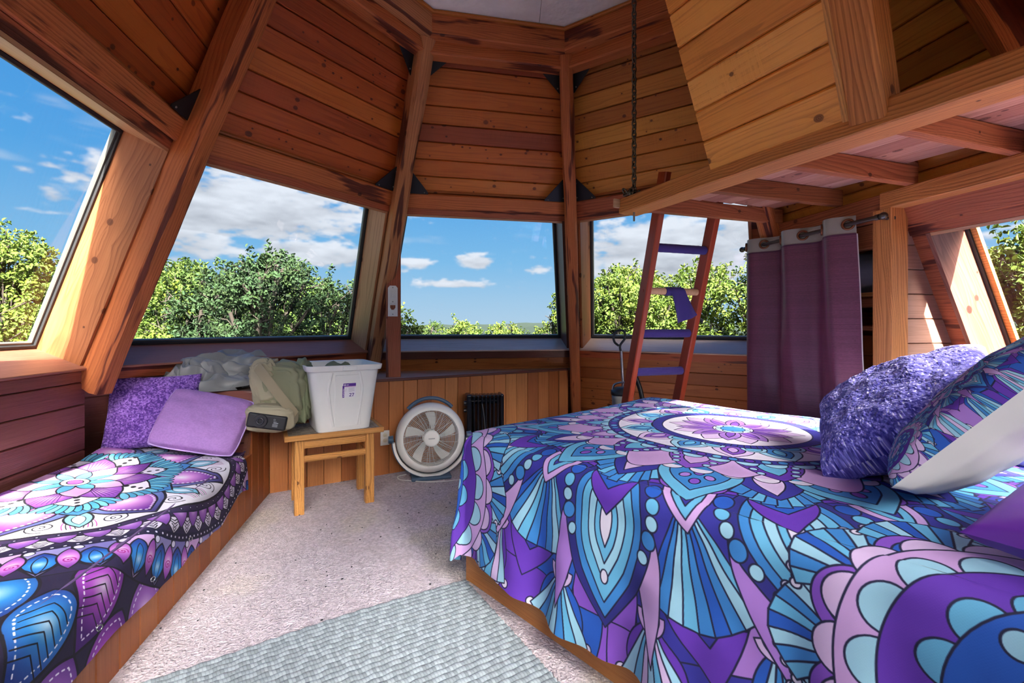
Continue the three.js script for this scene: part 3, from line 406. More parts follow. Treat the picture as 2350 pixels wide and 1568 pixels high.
{ // sloping boarded panel above the loft beam with its corner rafter
  const g = thing('loft_guard_wall', 'sloping wall of honey coloured boards above the loft beam', 'wall', null, lfV(0.7, LB + 0.05, 0));
  const add = (n, geo, m, mtx, label) => { const p = part(g, n, geo, m, label); g.updateMatrixWorld(); setFrame(p, g.matrixWorld.clone().invert().multiply(mtx)); return p; };
  const k = 0.55, y0 = LB + 0.052, sl = Math.atan(k), upv = V(-LFN[0] * sin(sl), cos(sl), -LFN[1] * sin(sl)), xv = V(LFD[0], 0, LFD[1]), zv = xv.clone().cross(upv), o = lfV(0, y0, -0.008), Htot = (CEIL - 0.02 - y0) / cos(sl), fr = basis(o, xv, upv, zv);
  const sh = 0.09;                                                      // the ends run slightly towards the camera as they rise
  const n = 11, bh = Htot / n; for (let i = 0; i < n; i++) add('plank', prism(board(i * bh + 0.001, (i + 1) * bh - 0.002, -0.02, 0, 0.006), (y) => 0.655 + y * sh, (y) => 1.235 + y * sh, 950 + i), pick(M.honey ??= ['#f0a650', '#e89b46', '#f2ac58', '#de9140'].map((c, q) => woodMat(q % 2 ? W_PLANK2 : W_PLANK, c, 0.5)), i), fr);
  const pm = add('corner_rafter', prism(rect(-0.01, 0.105, -0.12, 0.012, 0.012), 0, Htot, 970), M.fir, fr.clone().multiply(basis(new THREE.Vector3(1.245, -0.02, 0), new THREE.Vector3(sh, 1, 0).normalize(), new THREE.Vector3(1, -sh, 0).normalize(), new THREE.Vector3(0, 0, -1)).multiply(new THREE.Matrix4().makeScale(1, 1, -1))));
  add('edge_strip', prism(rect(-0.012, 0.008, -0.02, 0.004), 0, Htot, 971), M.pine, fr.clone().multiply(basis(new THREE.Vector3(1.232, 0, 0), new THREE.Vector3(sh, 1, 0).normalize(), new THREE.Vector3(1, -sh, 0).normalize(), new THREE.Vector3(0, 0, -1)).multiply(new THREE.Matrix4().makeScale(1, 1, -1))));
}
{ // chain from the ceiling to the end of the loft beam
  const c = lfV(0.06, 0, 0.055), y0 = LB + 0.098, t = thing('hanging_chain', 'dark steel chain hanging from the ceiling to the end of the loft beam', 'chain', null, V(c.x, CEIL, -c.z));
  const link = new THREE.TorusGeometry(0.0155, 0.0052, 7, 16); link.scale(0.82, 1.4, 1); const lm = plain('#6b6660', 0.35, { metalness: 0.85 });
  const n = Math.round((CEIL - y0 - 0.03) / 0.0325); for (let i = 0; i <= n; i++) { const m = part(t, 'link', link, lm); m.position.y = -0.01 - i * 0.0325; m.rotation.y = (i % 2 ? PI / 2 : 0) + 0.35 + 0.12 * sin(i); m.rotation.z = 0.06 * sin(i * 1.7); }
  // its tail wraps round the beam end
  const r = rng(8); for (let i = 0; i < 26; i++) { const a = i / 26, m = part(t, 'link', link, lm); const q = lfV(0.045 + 0.03 * sin(a * 9), LB + 0.094 + 0.03 * (a < 0.5 ? r() : 0.1), 0.0 + 0.14 * a); if (i % 3 === 0) q.y += 0.03 * r(); m.position.copy(q).sub(t.position); m.rotation.set(r() * 3, r() * 3, r() * 3); }
}
// ladder up to the loft
{
  const [ax, ad] = azd(72), bx = -0.309, bd = 0.951, H0 = 0.6, lean = 0.286, base = [0.912, 2.90];
  const P = (s, y) => { const b = (H0 - (y - EYE)) * lean; return V(base[0] + ax * s + bx * b, y, base[1] + ad * s + bd * b); };
  const g = thing('loft_ladder', 'red-brown wooden ladder with purple carpet-wrapped rungs leaning on the loft', 'ladder', null, P(0.2, 0));
  const rel = (v) => v.clone().sub(g.position), across = V(ax, 0, ad), W = 0.43, stw = 0.042, std = 0.085;
  for (const s of [0, W]) { const a = P(s, 0.0), b = P(s, EYE + 0.955); const m = part(g, 'stile', prism(rect(-stw / 2, stw / 2, -std / 2, std / 2, 0.006), 0, a.distanceTo(b), 980 + s), M.ladder); setFrame(m, timberFrame(rel(a), rel(b), V(-bx, 0, -bd))); }
  const carpet = dataTex(256, 256, (u, v, x, y) => { const n = hash2(x, y, 3), w = hash2(x >> 1, y >> 1, 8) > 0.93 ? 0.35 : 0; return [0.5 + n * 0.3 + w, 0.5 + n * 0.3 + w, 0.6 + n * 0.3 + w]; }, true); carpet.wrapS = carpet.wrapT = THREE.RepeatWrapping; carpet.repeat.set(4, 4);
  const cm = new THREE.MeshPhysicalMaterial({ color: '#5c4a96', map: carpet, roughness: 1, sheen: 0.6, sheenColor: new THREE.Color('#b8a8e0') });
  const rung = (y, wrap) => { const a = rel(P(0.01, y)), b = rel(P(W - 0.01, y)), L = a.distanceTo(b), r = part(g, 'rung', new THREE.CylinderGeometry(0.0235, 0.0235, L, 16), M.pinePale ??= woodMat(W_FINE, '#e0b890', 0.55, 0.0003)); r.position.copy(a).lerp(b, 0.5); r.quaternion.setFromUnitVectors(UP, b.clone().sub(a).normalize());
    const [w0, w1] = wrap, gg = new THREE.CylinderGeometry(1, 1, (w1 - w0) * L, 24, 30), p = gg.attributes.position; for (let i = 0; i < p.count; i++) { const q = hypot(p.getX(i), p.getZ(i)); if (q > 0.5) { const f = 0.0285 + 0.0018 * n3(p.getX(i) * 9, p.getY(i) * 160, p.getZ(i) * 9); p.setX(i, p.getX(i) * f); p.setZ(i, p.getZ(i) * f); } } gg.computeVertexNormals(); const c = part(r, 'carpet_wrap', gg, cm, 'purple carpet wrap'); c.position.y = ((w0 + w1) / 2 - 0.5) * L; return r; };
  for (const [y, w] of [[EYE + 0.512, [0, 1]], [EYE + 0.238, [0.34, 0.66]], [EYE - 0.045, [0, 1]], [EYE - 0.315, [0, 1]], [EYE - 0.6, [0, 1]], [EYE - 0.88, [0, 1]]]) rung(y, w);
  for (const y of [EYE + 0.238, EYE - 0.045, EYE - 0.315]) { const d = part(g, 'dowel_plug', new THREE.CylinderGeometry(0.011, 0.011, 0.003, 12), M.ladder); d.position.copy(rel(P(-0.022, y))); d.quaternion.setFromUnitVectors(UP, across); }
  // the loosened wrap hanging from the second rung
  { const a = P(W * 0.52, EYE + 0.238).sub(g.position), n = sheet(26, 26, (u, v) => { const s = v * 0.30, ang = Math.min(s / 0.031, PI * 0.62), dr = Math.max(0, s - 0.031 * PI * 0.62); const w = lerp(0.10, 0.17, v) * (u - 0.5) + v * 0.085; const f = 0.012 * sin(u * 8 + v * 3) * v; const q = a.clone().addScaledVector(across, w).add(V(bx, 0, bd).multiplyScalar(-sin(ang) * 0.031 - f - 0.01 * v)); q.y += cos(ang) * 0.031 - dr * (0.86 - 0.25 * u * v) + 0.0; return q.toArray(); }); const m = part(g, 'loose_wrap', n, cm.clone()); m.material.side = THREE.DoubleSide; }
}

// ---------------------------------------------------------------- printed cloths
function canvasTex(size, draw) { const c = document.createElement('canvas'); c.width = c.height = size; draw(c.getContext('2d'), size); const t = new THREE.CanvasTexture(c); t.colorSpace = THREE.SRGBColorSpace; t.wrapS = t.wrapT = THREE.MirroredRepeatWrapping; t.magFilter = THREE.LinearFilter; t.anisotropy = 8; return t; }
function pen(ctx, S, half) { // drawing tools in metres round the middle of a cloth
  const k = S / (2 * half), ink = '#15173a';
  ctx.setTransform(k, 0, 0, k, S / 2, S / 2); ctx.lineJoin = 'round'; ctx.lineCap = 'round';
  const P = { ink, lw: 0.0042 };
  P.fill = (c, o = ink, w = P.lw) => { if (c) { ctx.fillStyle = c; ctx.fill(); } if (o) { ctx.strokeStyle = o; ctx.lineWidth = w; ctx.stroke(); } };
  P.disc = (x, y, r, c, o = ink, w) => { ctx.beginPath(); ctx.arc(x, y, r, 0, 2 * PI); P.fill(c, o, w); };
  P.oval = (x, y, a, b, rot, c, o = ink, w) => { ctx.beginPath(); ctx.ellipse(x, y, a, b, rot, 0, 2 * PI); P.fill(c, o, w); };
  P.at = (ang, fn, x = 0, y = 0) => { ctx.save(); ctx.translate(x, y); ctx.rotate(ang); fn(); ctx.restore(); };       // +x points outwards inside
  P.ring = (n, fn, ph = 0, x = 0, y = 0) => { for (let i = 0; i < n; i++) P.at((i + ph) * 2 * PI / n, () => fn(i), x, y); };
  P.petal = (r0, r1, w, c, belly = 0.5, o = ink, lw) => { const m = lerp(r0, r1, belly); ctx.beginPath(); ctx.moveTo(r0, 0); ctx.bezierCurveTo(lerp(r0, m, 0.35), -w * 0.9, m, -w * 1.05, lerp(m, r1, 0.55), -w * 0.55); ctx.quadraticCurveTo(lerp(m, r1, 0.85), -w * 0.2, r1, 0); ctx.quadraticCurveTo(lerp(m, r1, 0.85), w * 0.2, lerp(m, r1, 0.55), w * 0.55); ctx.bezierCurveTo(m, w * 1.05, lerp(r0, m, 0.35), w * 0.9, r0, 0); ctx.closePath(); P.fill(c, o, lw); };
  P.shield = (r0, r1, w, c, o = ink, lw) => { ctx.beginPath(); ctx.moveTo(r0, -w * 0.9); ctx.quadraticCurveTo(lerp(r0, r1, 0.55), -w * 1.15, r1, 0); ctx.quadraticCurveTo(lerp(r0, r1, 0.55), w * 1.15, r0, w * 0.9); ctx.closePath(); P.fill(c, o, lw); };
  P.fan = (x, r, a, n, cols, edge, edgeR) => { if (edge) for (let i = 0; i <= n; i++) { const t = -a + 2 * a * i / n; P.disc(x + cos(t) * r, sin(t) * r, edgeR, edge); } for (let i = 0; i < n; i++) { const t0 = -a + 2 * a * i / n, t1 = -a + 2 * a * (i + 1) / n, tip = r * (1 + 0.10 * (1 - Math.abs((i + 0.5) / n * 2 - 1))); ctx.beginPath(); ctx.moveTo(x, 0); ctx.lineTo(x + cos(t0) * r * (1 + 0.10 * (1 - Math.abs(i / n * 2 - 1))), sin(t0) * r * (1 + 0.1 * (1 - Math.abs(i / n * 2 - 1)))); ctx.lineTo(x + cos(t1) * r * (1 + 0.10 * (1 - Math.abs((i + 1) / n * 2 - 1))), sin(t1) * r * (1 + 0.1 * (1 - Math.abs((i + 1) / n * 2 - 1)))); ctx.closePath(); P.fill(cols[i % cols.length]); } };
  P.arch = (x, y, r, cols) => cols.forEach((c, i) => { const q = r * (1 - i * 0.36); ctx.beginPath(); ctx.moveTo(x - q * 0.2, y - q); ctx.arc(x, y, q, -PI / 2, PI / 2); ctx.lineTo(x - q * 0.2, y + q); ctx.closePath(); P.fill(c); });
  P.band = (r0, r1, c, n = 0, o = ink) => { ctx.beginPath(); ctx.arc(0, 0, r1, 0, 2 * PI); ctx.arc(0, 0, r0, 0, 2 * PI, true); P.fill(c, o); for (let i = 0; i < n; i++) { const a = i * 2 * PI / n; ctx.beginPath(); ctx.moveTo(cos(a) * r0, sin(a) * r0); ctx.lineTo(cos(a + 0.02) * r1, sin(a + 0.02) * r1); ctx.strokeStyle = ink; ctx.lineWidth = P.lw * 0.8; ctx.stroke(); } };
  P.beads = (r, n, rb, cols, ph = 0) => P.ring(n, (i) => P.disc(r, 0, rb, cols[i % cols.length]), ph);
  P.scallop = (r, n, rb, c, ph = 0) => P.ring(n, () => { ctx.beginPath(); ctx.arc(r, 0, rb, -PI / 2, PI / 2); P.fill(c); }, ph);
  return P;
}
const C = { navy: '#2b2b86', indigo: '#3533a0', blue: '#1f5fc4', mid: '#3b8ed6', sky: '#6cc0e6', aqua: '#a9def0', pur: '#6a35b8', vio: '#8f55cc', lil: '#b784dc', pink: '#d9aee6', rose: '#e6c8ee', pale: '#efe6f4' };
const HALF = 1.5;
const bedTex = canvasTex(2048, (ctx, S) => {
  const P = pen(ctx, S, HALF); ctx.fillStyle = C.navy; ctx.fillRect(-2, -2, 4, 4);
  const N = 12;
  // ground of leaf points behind everything
  for (let row = 0; row < 5; row++) P.ring(36, (i) => { P.shield(0.9 + row * 0.15, 1.26 + row * 0.16, 0.12, [C.indigo, C.vio, C.blue, C.pur, C.lil][(i + row) % 5]); }, row % 2 / 2);
  P.ring(24, (i) => { P.petal(1.28, 1.66, 0.13, i % 2 ? C.pur : C.blue, 0.4); P.petal(1.33, 1.58, 0.085, i % 2 ? C.pink : C.sky, 0.4); P.petal(1.37, 1.5, 0.04, i % 2 ? C.vio : C.aqua, 0.4); }, 0.5);
  P.ring(N, () => { P.fan(1.27, 0.24, 0.6, 7, [C.aqua, C.sky, C.mid], C.pale, 0.016); P.arch(1.27, 0, 0.05, [C.rose, C.vio]); }, 0.25); P.ring(N, () => { P.fan(1.27, 0.24, 0.6, 7, [C.aqua, C.rose, C.sky], C.pale, 0.016); P.arch(1.27, 0, 0.05, [C.pink, C.mid]); }, 0.75);
  // crown: shell fans and bead-framed drops in turn
  P.ring(N, () => { P.shield(0.84, 1.40, 0.19, C.pur); P.shield(0.86, 1.30, 0.165, C.indigo); P.fan(0.93, 0.315, 0.56, 9, [C.sky, C.aqua, C.mid, C.blue, C.mid], C.pale, 0.0165); P.shield(0.82, 1.03, 0.078, C.pink); P.shield(0.83, 0.995, 0.052, C.sky); P.shield(0.84, 0.955, 0.027, C.indigo); }, 0.5);
  P.ring(N, () => { P.petal(0.98, 1.40, 0.05, C.lil, 0.4); }, 0.25); P.ring(N, () => { P.petal(0.98, 1.40, 0.05, C.pink, 0.4); }, 0.75);
  P.ring(N, () => { P.petal(0.78, 1.38, 0.195, C.navy, 0.45); P.petal(0.80, 1.35, 0.15, C.mid, 0.45); P.petal(0.84, 1.30, 0.118, C.sky, 0.45); P.petal(0.88, 1.24, 0.082, C.aqua, 0.45); P.petal(0.93, 1.18, 0.05, C.sky, 0.5); P.petal(0.97, 1.13, 0.026, C.pale, 0.5); for (const sg of [-1, 1]) [[0.90, 0.142, 0.026, C.blue], [0.955, 0.156, 0.021, C.sky], [1.005, 0.158, 0.019, C.aqua], [1.055, 0.15, 0.023, C.mid], [1.11, 0.132, 0.017, C.aqua]].forEach(([x, y, r, c]) => P.oval(x, sg * y, r * 1.2, r, sg * 0.3, c)); P.petal(0.80, 1.03, 0.098, C.pur, 0.4); P.petal(0.83, 0.945, 0.048, C.pink, 0.4); P.oval(1.22, 0, 0.022, 0.013, 0, C.pale); }, 0);
  P.ring(24, () => { for (const sg of [-1, 1]) P.arch(0.83, sg * 0.055, 0.042, [C.vio, C.blue, C.sky]); }, 0.5);
  // striped chevron petals
  P.ring(N, () => { P.shield(0.66, 0.95, 0.15, C.blue); for (let i = 0; i < 9; i++) { const t = -0.85 + i * 0.2125; P.at(t * 0.72, () => { ctx.beginPath(); ctx.moveTo(0.02, -0.022); ctx.lineTo(0.225 - 0.05 * Math.abs(t), -0.019); ctx.lineTo(0.225 - 0.05 * Math.abs(t), 0.019); ctx.lineTo(0.02, 0.022); ctx.closePath(); P.fill(i % 3 ? C.mid : C.sky); }, 0.69, 0); } P.shield(0.66, 0.87, 0.10, C.indigo); P.petal(0.66, 0.84, 0.05, C.rose, 0.35); }, 0);
  P.ring(N, () => { P.petal(0.60, 0.93, 0.15, C.sky, 0.4); P.petal(0.63, 0.87, 0.108, C.mid, 0.4); P.oval(0.73, 0, 0.024, 0.016, 0, C.vio); for (const sg of [-1, 1]) P.oval(0.765, sg * 0.036, 0.02, 0.015, 0.5 * sg, C.lil); P.oval(0.805, 0, 0.022, 0.016, 0, C.vio); }, 0.5);
  // corner medallions
  for (const sx of [-1, 1]) for (const sy of [-1, 1]) { const cx = sx * 1.0, cy = sy * 1.12, K = 0.76; P.ring(14, () => { P.fan(0.46 * K, 0.17, 0.75, 7, [C.sky, C.mid, C.aqua, C.blue], C.pale, 0.012); }, 0, cx, cy); P.ring(12, () => { P.arch(0.50 * K, 0, 0.08, [C.vio, C.blue, C.sky]); }, 0.5, cx, cy); P.ring(22, () => P.arch(0.51 * K, 0, 0.055, [C.rose]), 0, cx, cy); P.disc(cx, cy, 0.53 * K, C.pink); P.ring(18, () => P.arch(0.435 * K, 0, 0.052, [C.aqua]), 0, cx, cy); P.disc(cx, cy, 0.435 * K, C.pur); P.ring(14, () => P.arch(0.305 * K, 0, 0.046, [C.sky]), 0.5, cx, cy); P.disc(cx, cy, 0.31 * K, C.blue); P.ring(8, () => P.disc(0.25 * K, 0, 0.026, C.aqua), 0, cx, cy); P.disc(cx, cy, 0.20 * K, C.navy); P.ring(16, (i) => P.disc(0.175 * K, 0, 0.022, i % 2 ? C.mid : C.sky), 0, cx, cy); P.disc(cx, cy, 0.145 * K, C.pale); P.ring(8, (i) => P.petal(0.02, 0.135 * K, 0.04, i % 2 ? C.pink : C.rose), 0, cx, cy); P.disc(cx, cy, 0.045 * K, C.vio); }
  // pink scalloped star
  P.scallop(0.70, 48, 0.036, C.pale);
  ctx.beginPath(); for (let i = 0; i <= 720; i++) { const a = i / 720 * 2 * PI, r = 0.70 + 0.055 * cos(a * 16) + 0.03 * cos(a * 8); i ? ctx.lineTo(cos(a) * r, sin(a) * r) : ctx.moveTo(r, 0); } P.fill(C.pink);
  P.ring(16, (i) => { P.shield(0.50, 0.71, 0.105, i % 2 ? C.vio : C.pur); P.petal(0.53, 0.66, 0.05, i % 2 ? C.pink : C.sky, 0.4); for (const s of [-1, 1]) for (let q = 0; q < 4; q++) P.disc(0.53 + q * 0.04, s * (0.085 - q * 0.012), 0.013, C.aqua); }, 0.5);
  P.scallop(0.545, 40, 0.036, C.aqua); P.band(0.50, 0.545, C.indigo, 0); P.beads(0.522, 64, 0.0165, [C.mid, C.sky, C.pur]);
  P.disc(0, 0, 0.50, C.pale);
  P.ring(16, (i) => { P.petal(0.30, 0.50, 0.085, i % 2 ? C.rose : C.aqua, 0.5); P.petal(0.33, 0.47, 0.05, i % 2 ? C.vio : C.mid, 0.5); P.petal(0.36, 0.44, 0.022, i % 2 ? C.pink : C.sky, 0.5); });
  P.ring(16, () => { P.arch(0.355, 0, 0.045, [C.aqua, C.sky]); }, 0.5);
  P.band(0.30, 0.345, C.indigo, 90); P.disc(0, 0, 0.30, '#f4eef8');
  P.ring(10, () => P.petal(0.05, 0.275, 0.062, C.rose, 0.55), 0.5); P.ring(10, () => { P.petal(0.04, 0.24, 0.05, C.lil, 0.55); P.petal(0.05, 0.19, 0.022, C.vio, 0.5); });
  P.disc(0, 0, 0.082, '#f4eef8'); P.ring(8, () => P.disc(0.055, 0, 0.02, C.aqua)); P.disc(0, 0, 0.05, C.mid);
});
const benchTex = canvasTex(2048, (ctx, S) => {
  const H = 1.15, P = pen(ctx, S, H), ink = '#17131f'; P.ink = ink; P.lw = 0.006;
  const glow = (x, y, r, inner, mid, outer) => { const g = ctx.createRadialGradient(x, y, 0, x, y, r); g.addColorStop(0, inner); g.addColorStop(0.35, mid); g.addColorStop(1, outer); return g; };
  ctx.fillStyle = '#241a3c'; ctx.fillRect(-2, -2, 4, 4);
  // outer field: leaves and glowing drops
  for (let row = 0; row < 3; row++) P.ring(26, (i) => { P.petal(0.86 + row * 0.17, 1.20 + row * 0.17, 0.105, glow(1.0 + row * 0.17, 0, 0.14, ['#f6e4f8', '#bfe6fa', '#e9c8f2'][(i + row) % 3], ['#b04cc0', '#2e8fd8', '#a86ac4'][(i + row) % 3], ['#4a1670', '#1c3a8c', '#5a2a80'][(i + row) % 3]), 0.45, ink, 0.008); ctx.setLineDash([0.008, 0.012]); P.petal(0.89 + row * 0.17, 1.16 + row * 0.17, 0.08, null, 0.45, '#f4eef8', 0.005); ctx.setLineDash([]); if (i % 2) for (let q = 0; q < 6; q++) for (const sg of [-1, 1]) { ctx.beginPath(); ctx.moveTo(0.93 + row * 0.17 + q * 0.03, 0); ctx.lineTo(0.97 + row * 0.17 + q * 0.03, sg * 0.06); ctx.strokeStyle = ink; ctx.lineWidth = 0.004; ctx.stroke(); } }, row % 2 / 2);
  // hanging drop border
  P.disc(0, 0, 0.93, '#2c2148', ink);
  P.ring(42, (i) => { P.shield(0.74, 0.93, 0.068, ['#9a93c8', '#d8b0e2', '#7f78b8'][i % 3], ink, 0.007); P.petal(0.775, 0.915, 0.05, glow(0.86, 0, 0.07, '#c9ecff', '#2f93e0', '#1b3f96'), 0.55, ink, 0.006); P.disc(0.765, 0.035, 0.014, '#e8e4f4', ink, 0.003); P.petal(0.80, 0.92, 0.02, null, 0.5, ink, 0.003); }, 0);
  P.ring(42, () => { P.petal(0.77, 0.905, 0.034, glow(0.83, 0, 0.06, '#f7dcf4', '#d07fd6', '#8a3fa8'), 0.5, ink, 0.005); ctx.beginPath(); for (let k = 0; k < 26; k++) { const a = k * 0.45, r = 0.0014 * k * 0.5; k ? ctx.lineTo(0.845 + cos(a) * r, sin(a) * r) : ctx.moveTo(0.845, 0); } ctx.strokeStyle = '#b02a90'; ctx.lineWidth = 0.004; ctx.stroke(); }, 0.5);
  P.band(0.725, 0.75, '#241a3c'); P.beads(0.7375, 150, 0.0075, ['#efe8f6']);
  P.ring(44, () => { P.shield(0.655, 0.725, 0.045, '#efe8f6', ink, 0.004); for (let q = 0; q < 4; q++) { ctx.beginPath(); ctx.moveTo(0.66 + q * 0.014, -0.03 + q * 0.006); ctx.lineTo(0.675 + q * 0.014, 0); ctx.lineTo(0.66 + q * 0.014, 0.03 - q * 0.006); ctx.strokeStyle = ink; ctx.lineWidth = 0.004; ctx.stroke(); } }, 0.5);
  P.ring(44, () => P.shield(0.615, 0.70, 0.042, glow(0.63, 0, 0.07, '#e6c4ee', '#b070cc', '#6d3a9a'), ink, 0.005));
  P.band(0.60, 0.632, '#3a2a52'); P.beads(0.616, 72, 0.006, ['#efe8f6']);
  // white inner field
  P.disc(0, 0, 0.60, '#f0ecf4', ink, 0.01);
  P.ring(8, () => { for (const s of [-1, 1]) { ctx.beginPath(); for (let k = 0; k < 44; k++) { const a = k * 0.32 * s, r = 0.045 - k * 0.001; k ? ctx.lineTo(0.53 + cos(a) * r - 0.01, s * 0.10 + sin(a) * r) : ctx.moveTo(0.53 + r - 0.01, s * 0.10); } ctx.strokeStyle = ink; ctx.lineWidth = 0.004; ctx.stroke(); for (let q = 0; q < 4; q++) { ctx.beginPath(); ctx.moveTo(0.44, s * 0.01); ctx.quadraticCurveTo(0.5, s * (0.02 + q * 0.012), 0.57, s * (0.01 + q * 0.012)); ctx.strokeStyle = q % 2 ? '#c43aa0' : ink; ctx.lineWidth = 0.003; ctx.stroke(); } } P.petal(0.40, 0.56, 0.05, '#7cc6e0', 0.5, ink, 0.007); P.petal(0.44, 0.53, 0.024, '#d6f0fa', 0.5, ink, 0.003); }, 0);
  P.ring(8, () => { P.petal(0.20, 0.585, 0.165, glow(0.36, 0, 0.22, '#2a6cc4', '#7f9ed8', '#3a2a6a'), 0.45, ink, 0.01); P.petal(0.25, 0.55, 0.115, glow(0.40, 0, 0.13, '#ffffff', '#e89ee6', '#6a2494'), 0.5, ink, 0.007); ctx.setLineDash([0.002, 0.017]); ctx.lineCap = 'round'; P.petal(0.265, 0.54, 0.10, null, 0.5, '#f7eef8', 0.009); ctx.setLineDash([]); }, 0.5);
  P.ring(8, () => { P.petal(0.14, 0.44, 0.14, '#3f86c8', 0.5, ink, 0.008); for (let q = -5; q <= 5; q++) P.at(q * 0.15, () => P.oval(0.15, 0, 0.05, 0.016, 0, q % 2 ? '#6fc0d8' : '#4aa4cc', ink, 0.004), 0.20, 0); P.petal(0.12, 0.34, 0.10, '#efe8f4', 0.5, ink, 0.006); for (let q = 0; q < 5; q++) P.disc(0.20 + q * 0.032, 0, 0.012 - q * 0.001, ink, null); }, 0);
  P.ring(8, () => { P.petal(0.05, 0.31, 0.10, glow(0.2, 0, 0.14, '#e8b6ea', '#a55cc4', '#4c2080'), 0.5, ink, 0.007); for (let q = -3; q <= 3; q++) { ctx.beginPath(); ctx.moveTo(0.08, 0); ctx.lineTo(0.27, q * 0.015); ctx.strokeStyle = '#3c1c66'; ctx.lineWidth = 0.003; ctx.stroke(); } }, 0.5);
  P.ring(8, () => P.petal(0.03, 0.22, 0.065, '#e3b0e0', 0.5, ink, 0.006)); P.ring(8, () => P.petal(0.02, 0.15, 0.03, '#5ab0d8', 0.5, ink, 0.005), 0.5); P.disc(0, 0, 0.05, '#efe8f4', ink, 0.006); P.disc(0, 0, 0.028, '#b05cc0', ink, 0.005);
});
const weave = dataTex(256, 256, (u, v, x, y) => { const n = 0.5 + 0.5 * sin(x * PI / 2) * sin(y * PI / 2) * 0.6 + (hash2(x, y, 1) - 0.5) * 0.3; return [n, n, n]; }, false, THREE.RepeatWrapping);
const clothMat = (map, extra = {}) => { const b = weave.clone(); b.repeat.set(8, 8); b.needsUpdate = true; return new THREE.MeshPhysicalMaterial({ color: '#dcdce0', map, bumpMap: b, bumpScale: 0.0003, roughness: 0.78, sheen: 0.25, sheenRoughness: 0.5, side: THREE.DoubleSide, ...extra }); };

// ---------------------------------------------------------------- the bed
const BED0 = [-0.197, 2.055], BEDS = azd(138.3), BEDT = azd(48.3), BEDW = 1.50, BEDL = 2.25, BEDH = 0.69;
const bedV = (s, y, t) => V(BED0[0] + BEDS[0] * s + BEDT[0] * t, y, BED0[1] + BEDS[1] * s + BEDT[1] * t);
const bedFrame = basis(bedV(0, 0, 0), V(BEDS[0], 0, BEDS[1]), UP, V(BEDT[0], 0, BEDT[1]).negate());    // x along the bed from its foot, -z across from the near side
{
  const g = setFrame(thing('platform_bed', 'low plywood platform bed base under the blue mandala cover', 'bed'), bedFrame);
  const ply = ['#cc8a4c', '#c58246', '#d09456'].map((c) => woodMat(W_FINE, c, 0.55, 0.0005));
  const pc = (n, geo, m) => part(g, n, geo, m);
  pc('side_board', prism(rect(0.17, 0.345, -0.018, 0, 0.002), 0.0, 1.06, 1001), ply[0]); pc('side_board', prism(rect(0.0, 0.168, -0.018, 0, 0.002), 0.0, 1.06, 1002), ply[1]); pc('side_board', prism(rect(0.0, 0.345, -0.018, 0, 0.002), 1.066, BEDL, 1003), ply[2]);
  { const m = pc('foot_board', prism(rect(0, 0.345, -0.018, 0, 0.002), 0, BEDW, 1004), ply[1]); m.rotation.y = PI / 2; m.position.x = 0.0; }
  { const m = pc('far_board', prism(rect(0, 0.345, 0, 0.018, 0.002), 0, BEDL, 1005), ply[0]); m.position.z = -BEDW; }
  const mt = new RoundedBoxGeometry(BEDL - 0.03, 0.31, BEDW - 0.03, 4, 0.06); mt.translate(BEDL / 2, 0.345 + 0.155, -BEDW / 2); part(g, 'mattress', mt, plain('#d8d4cc', 0.9));
}
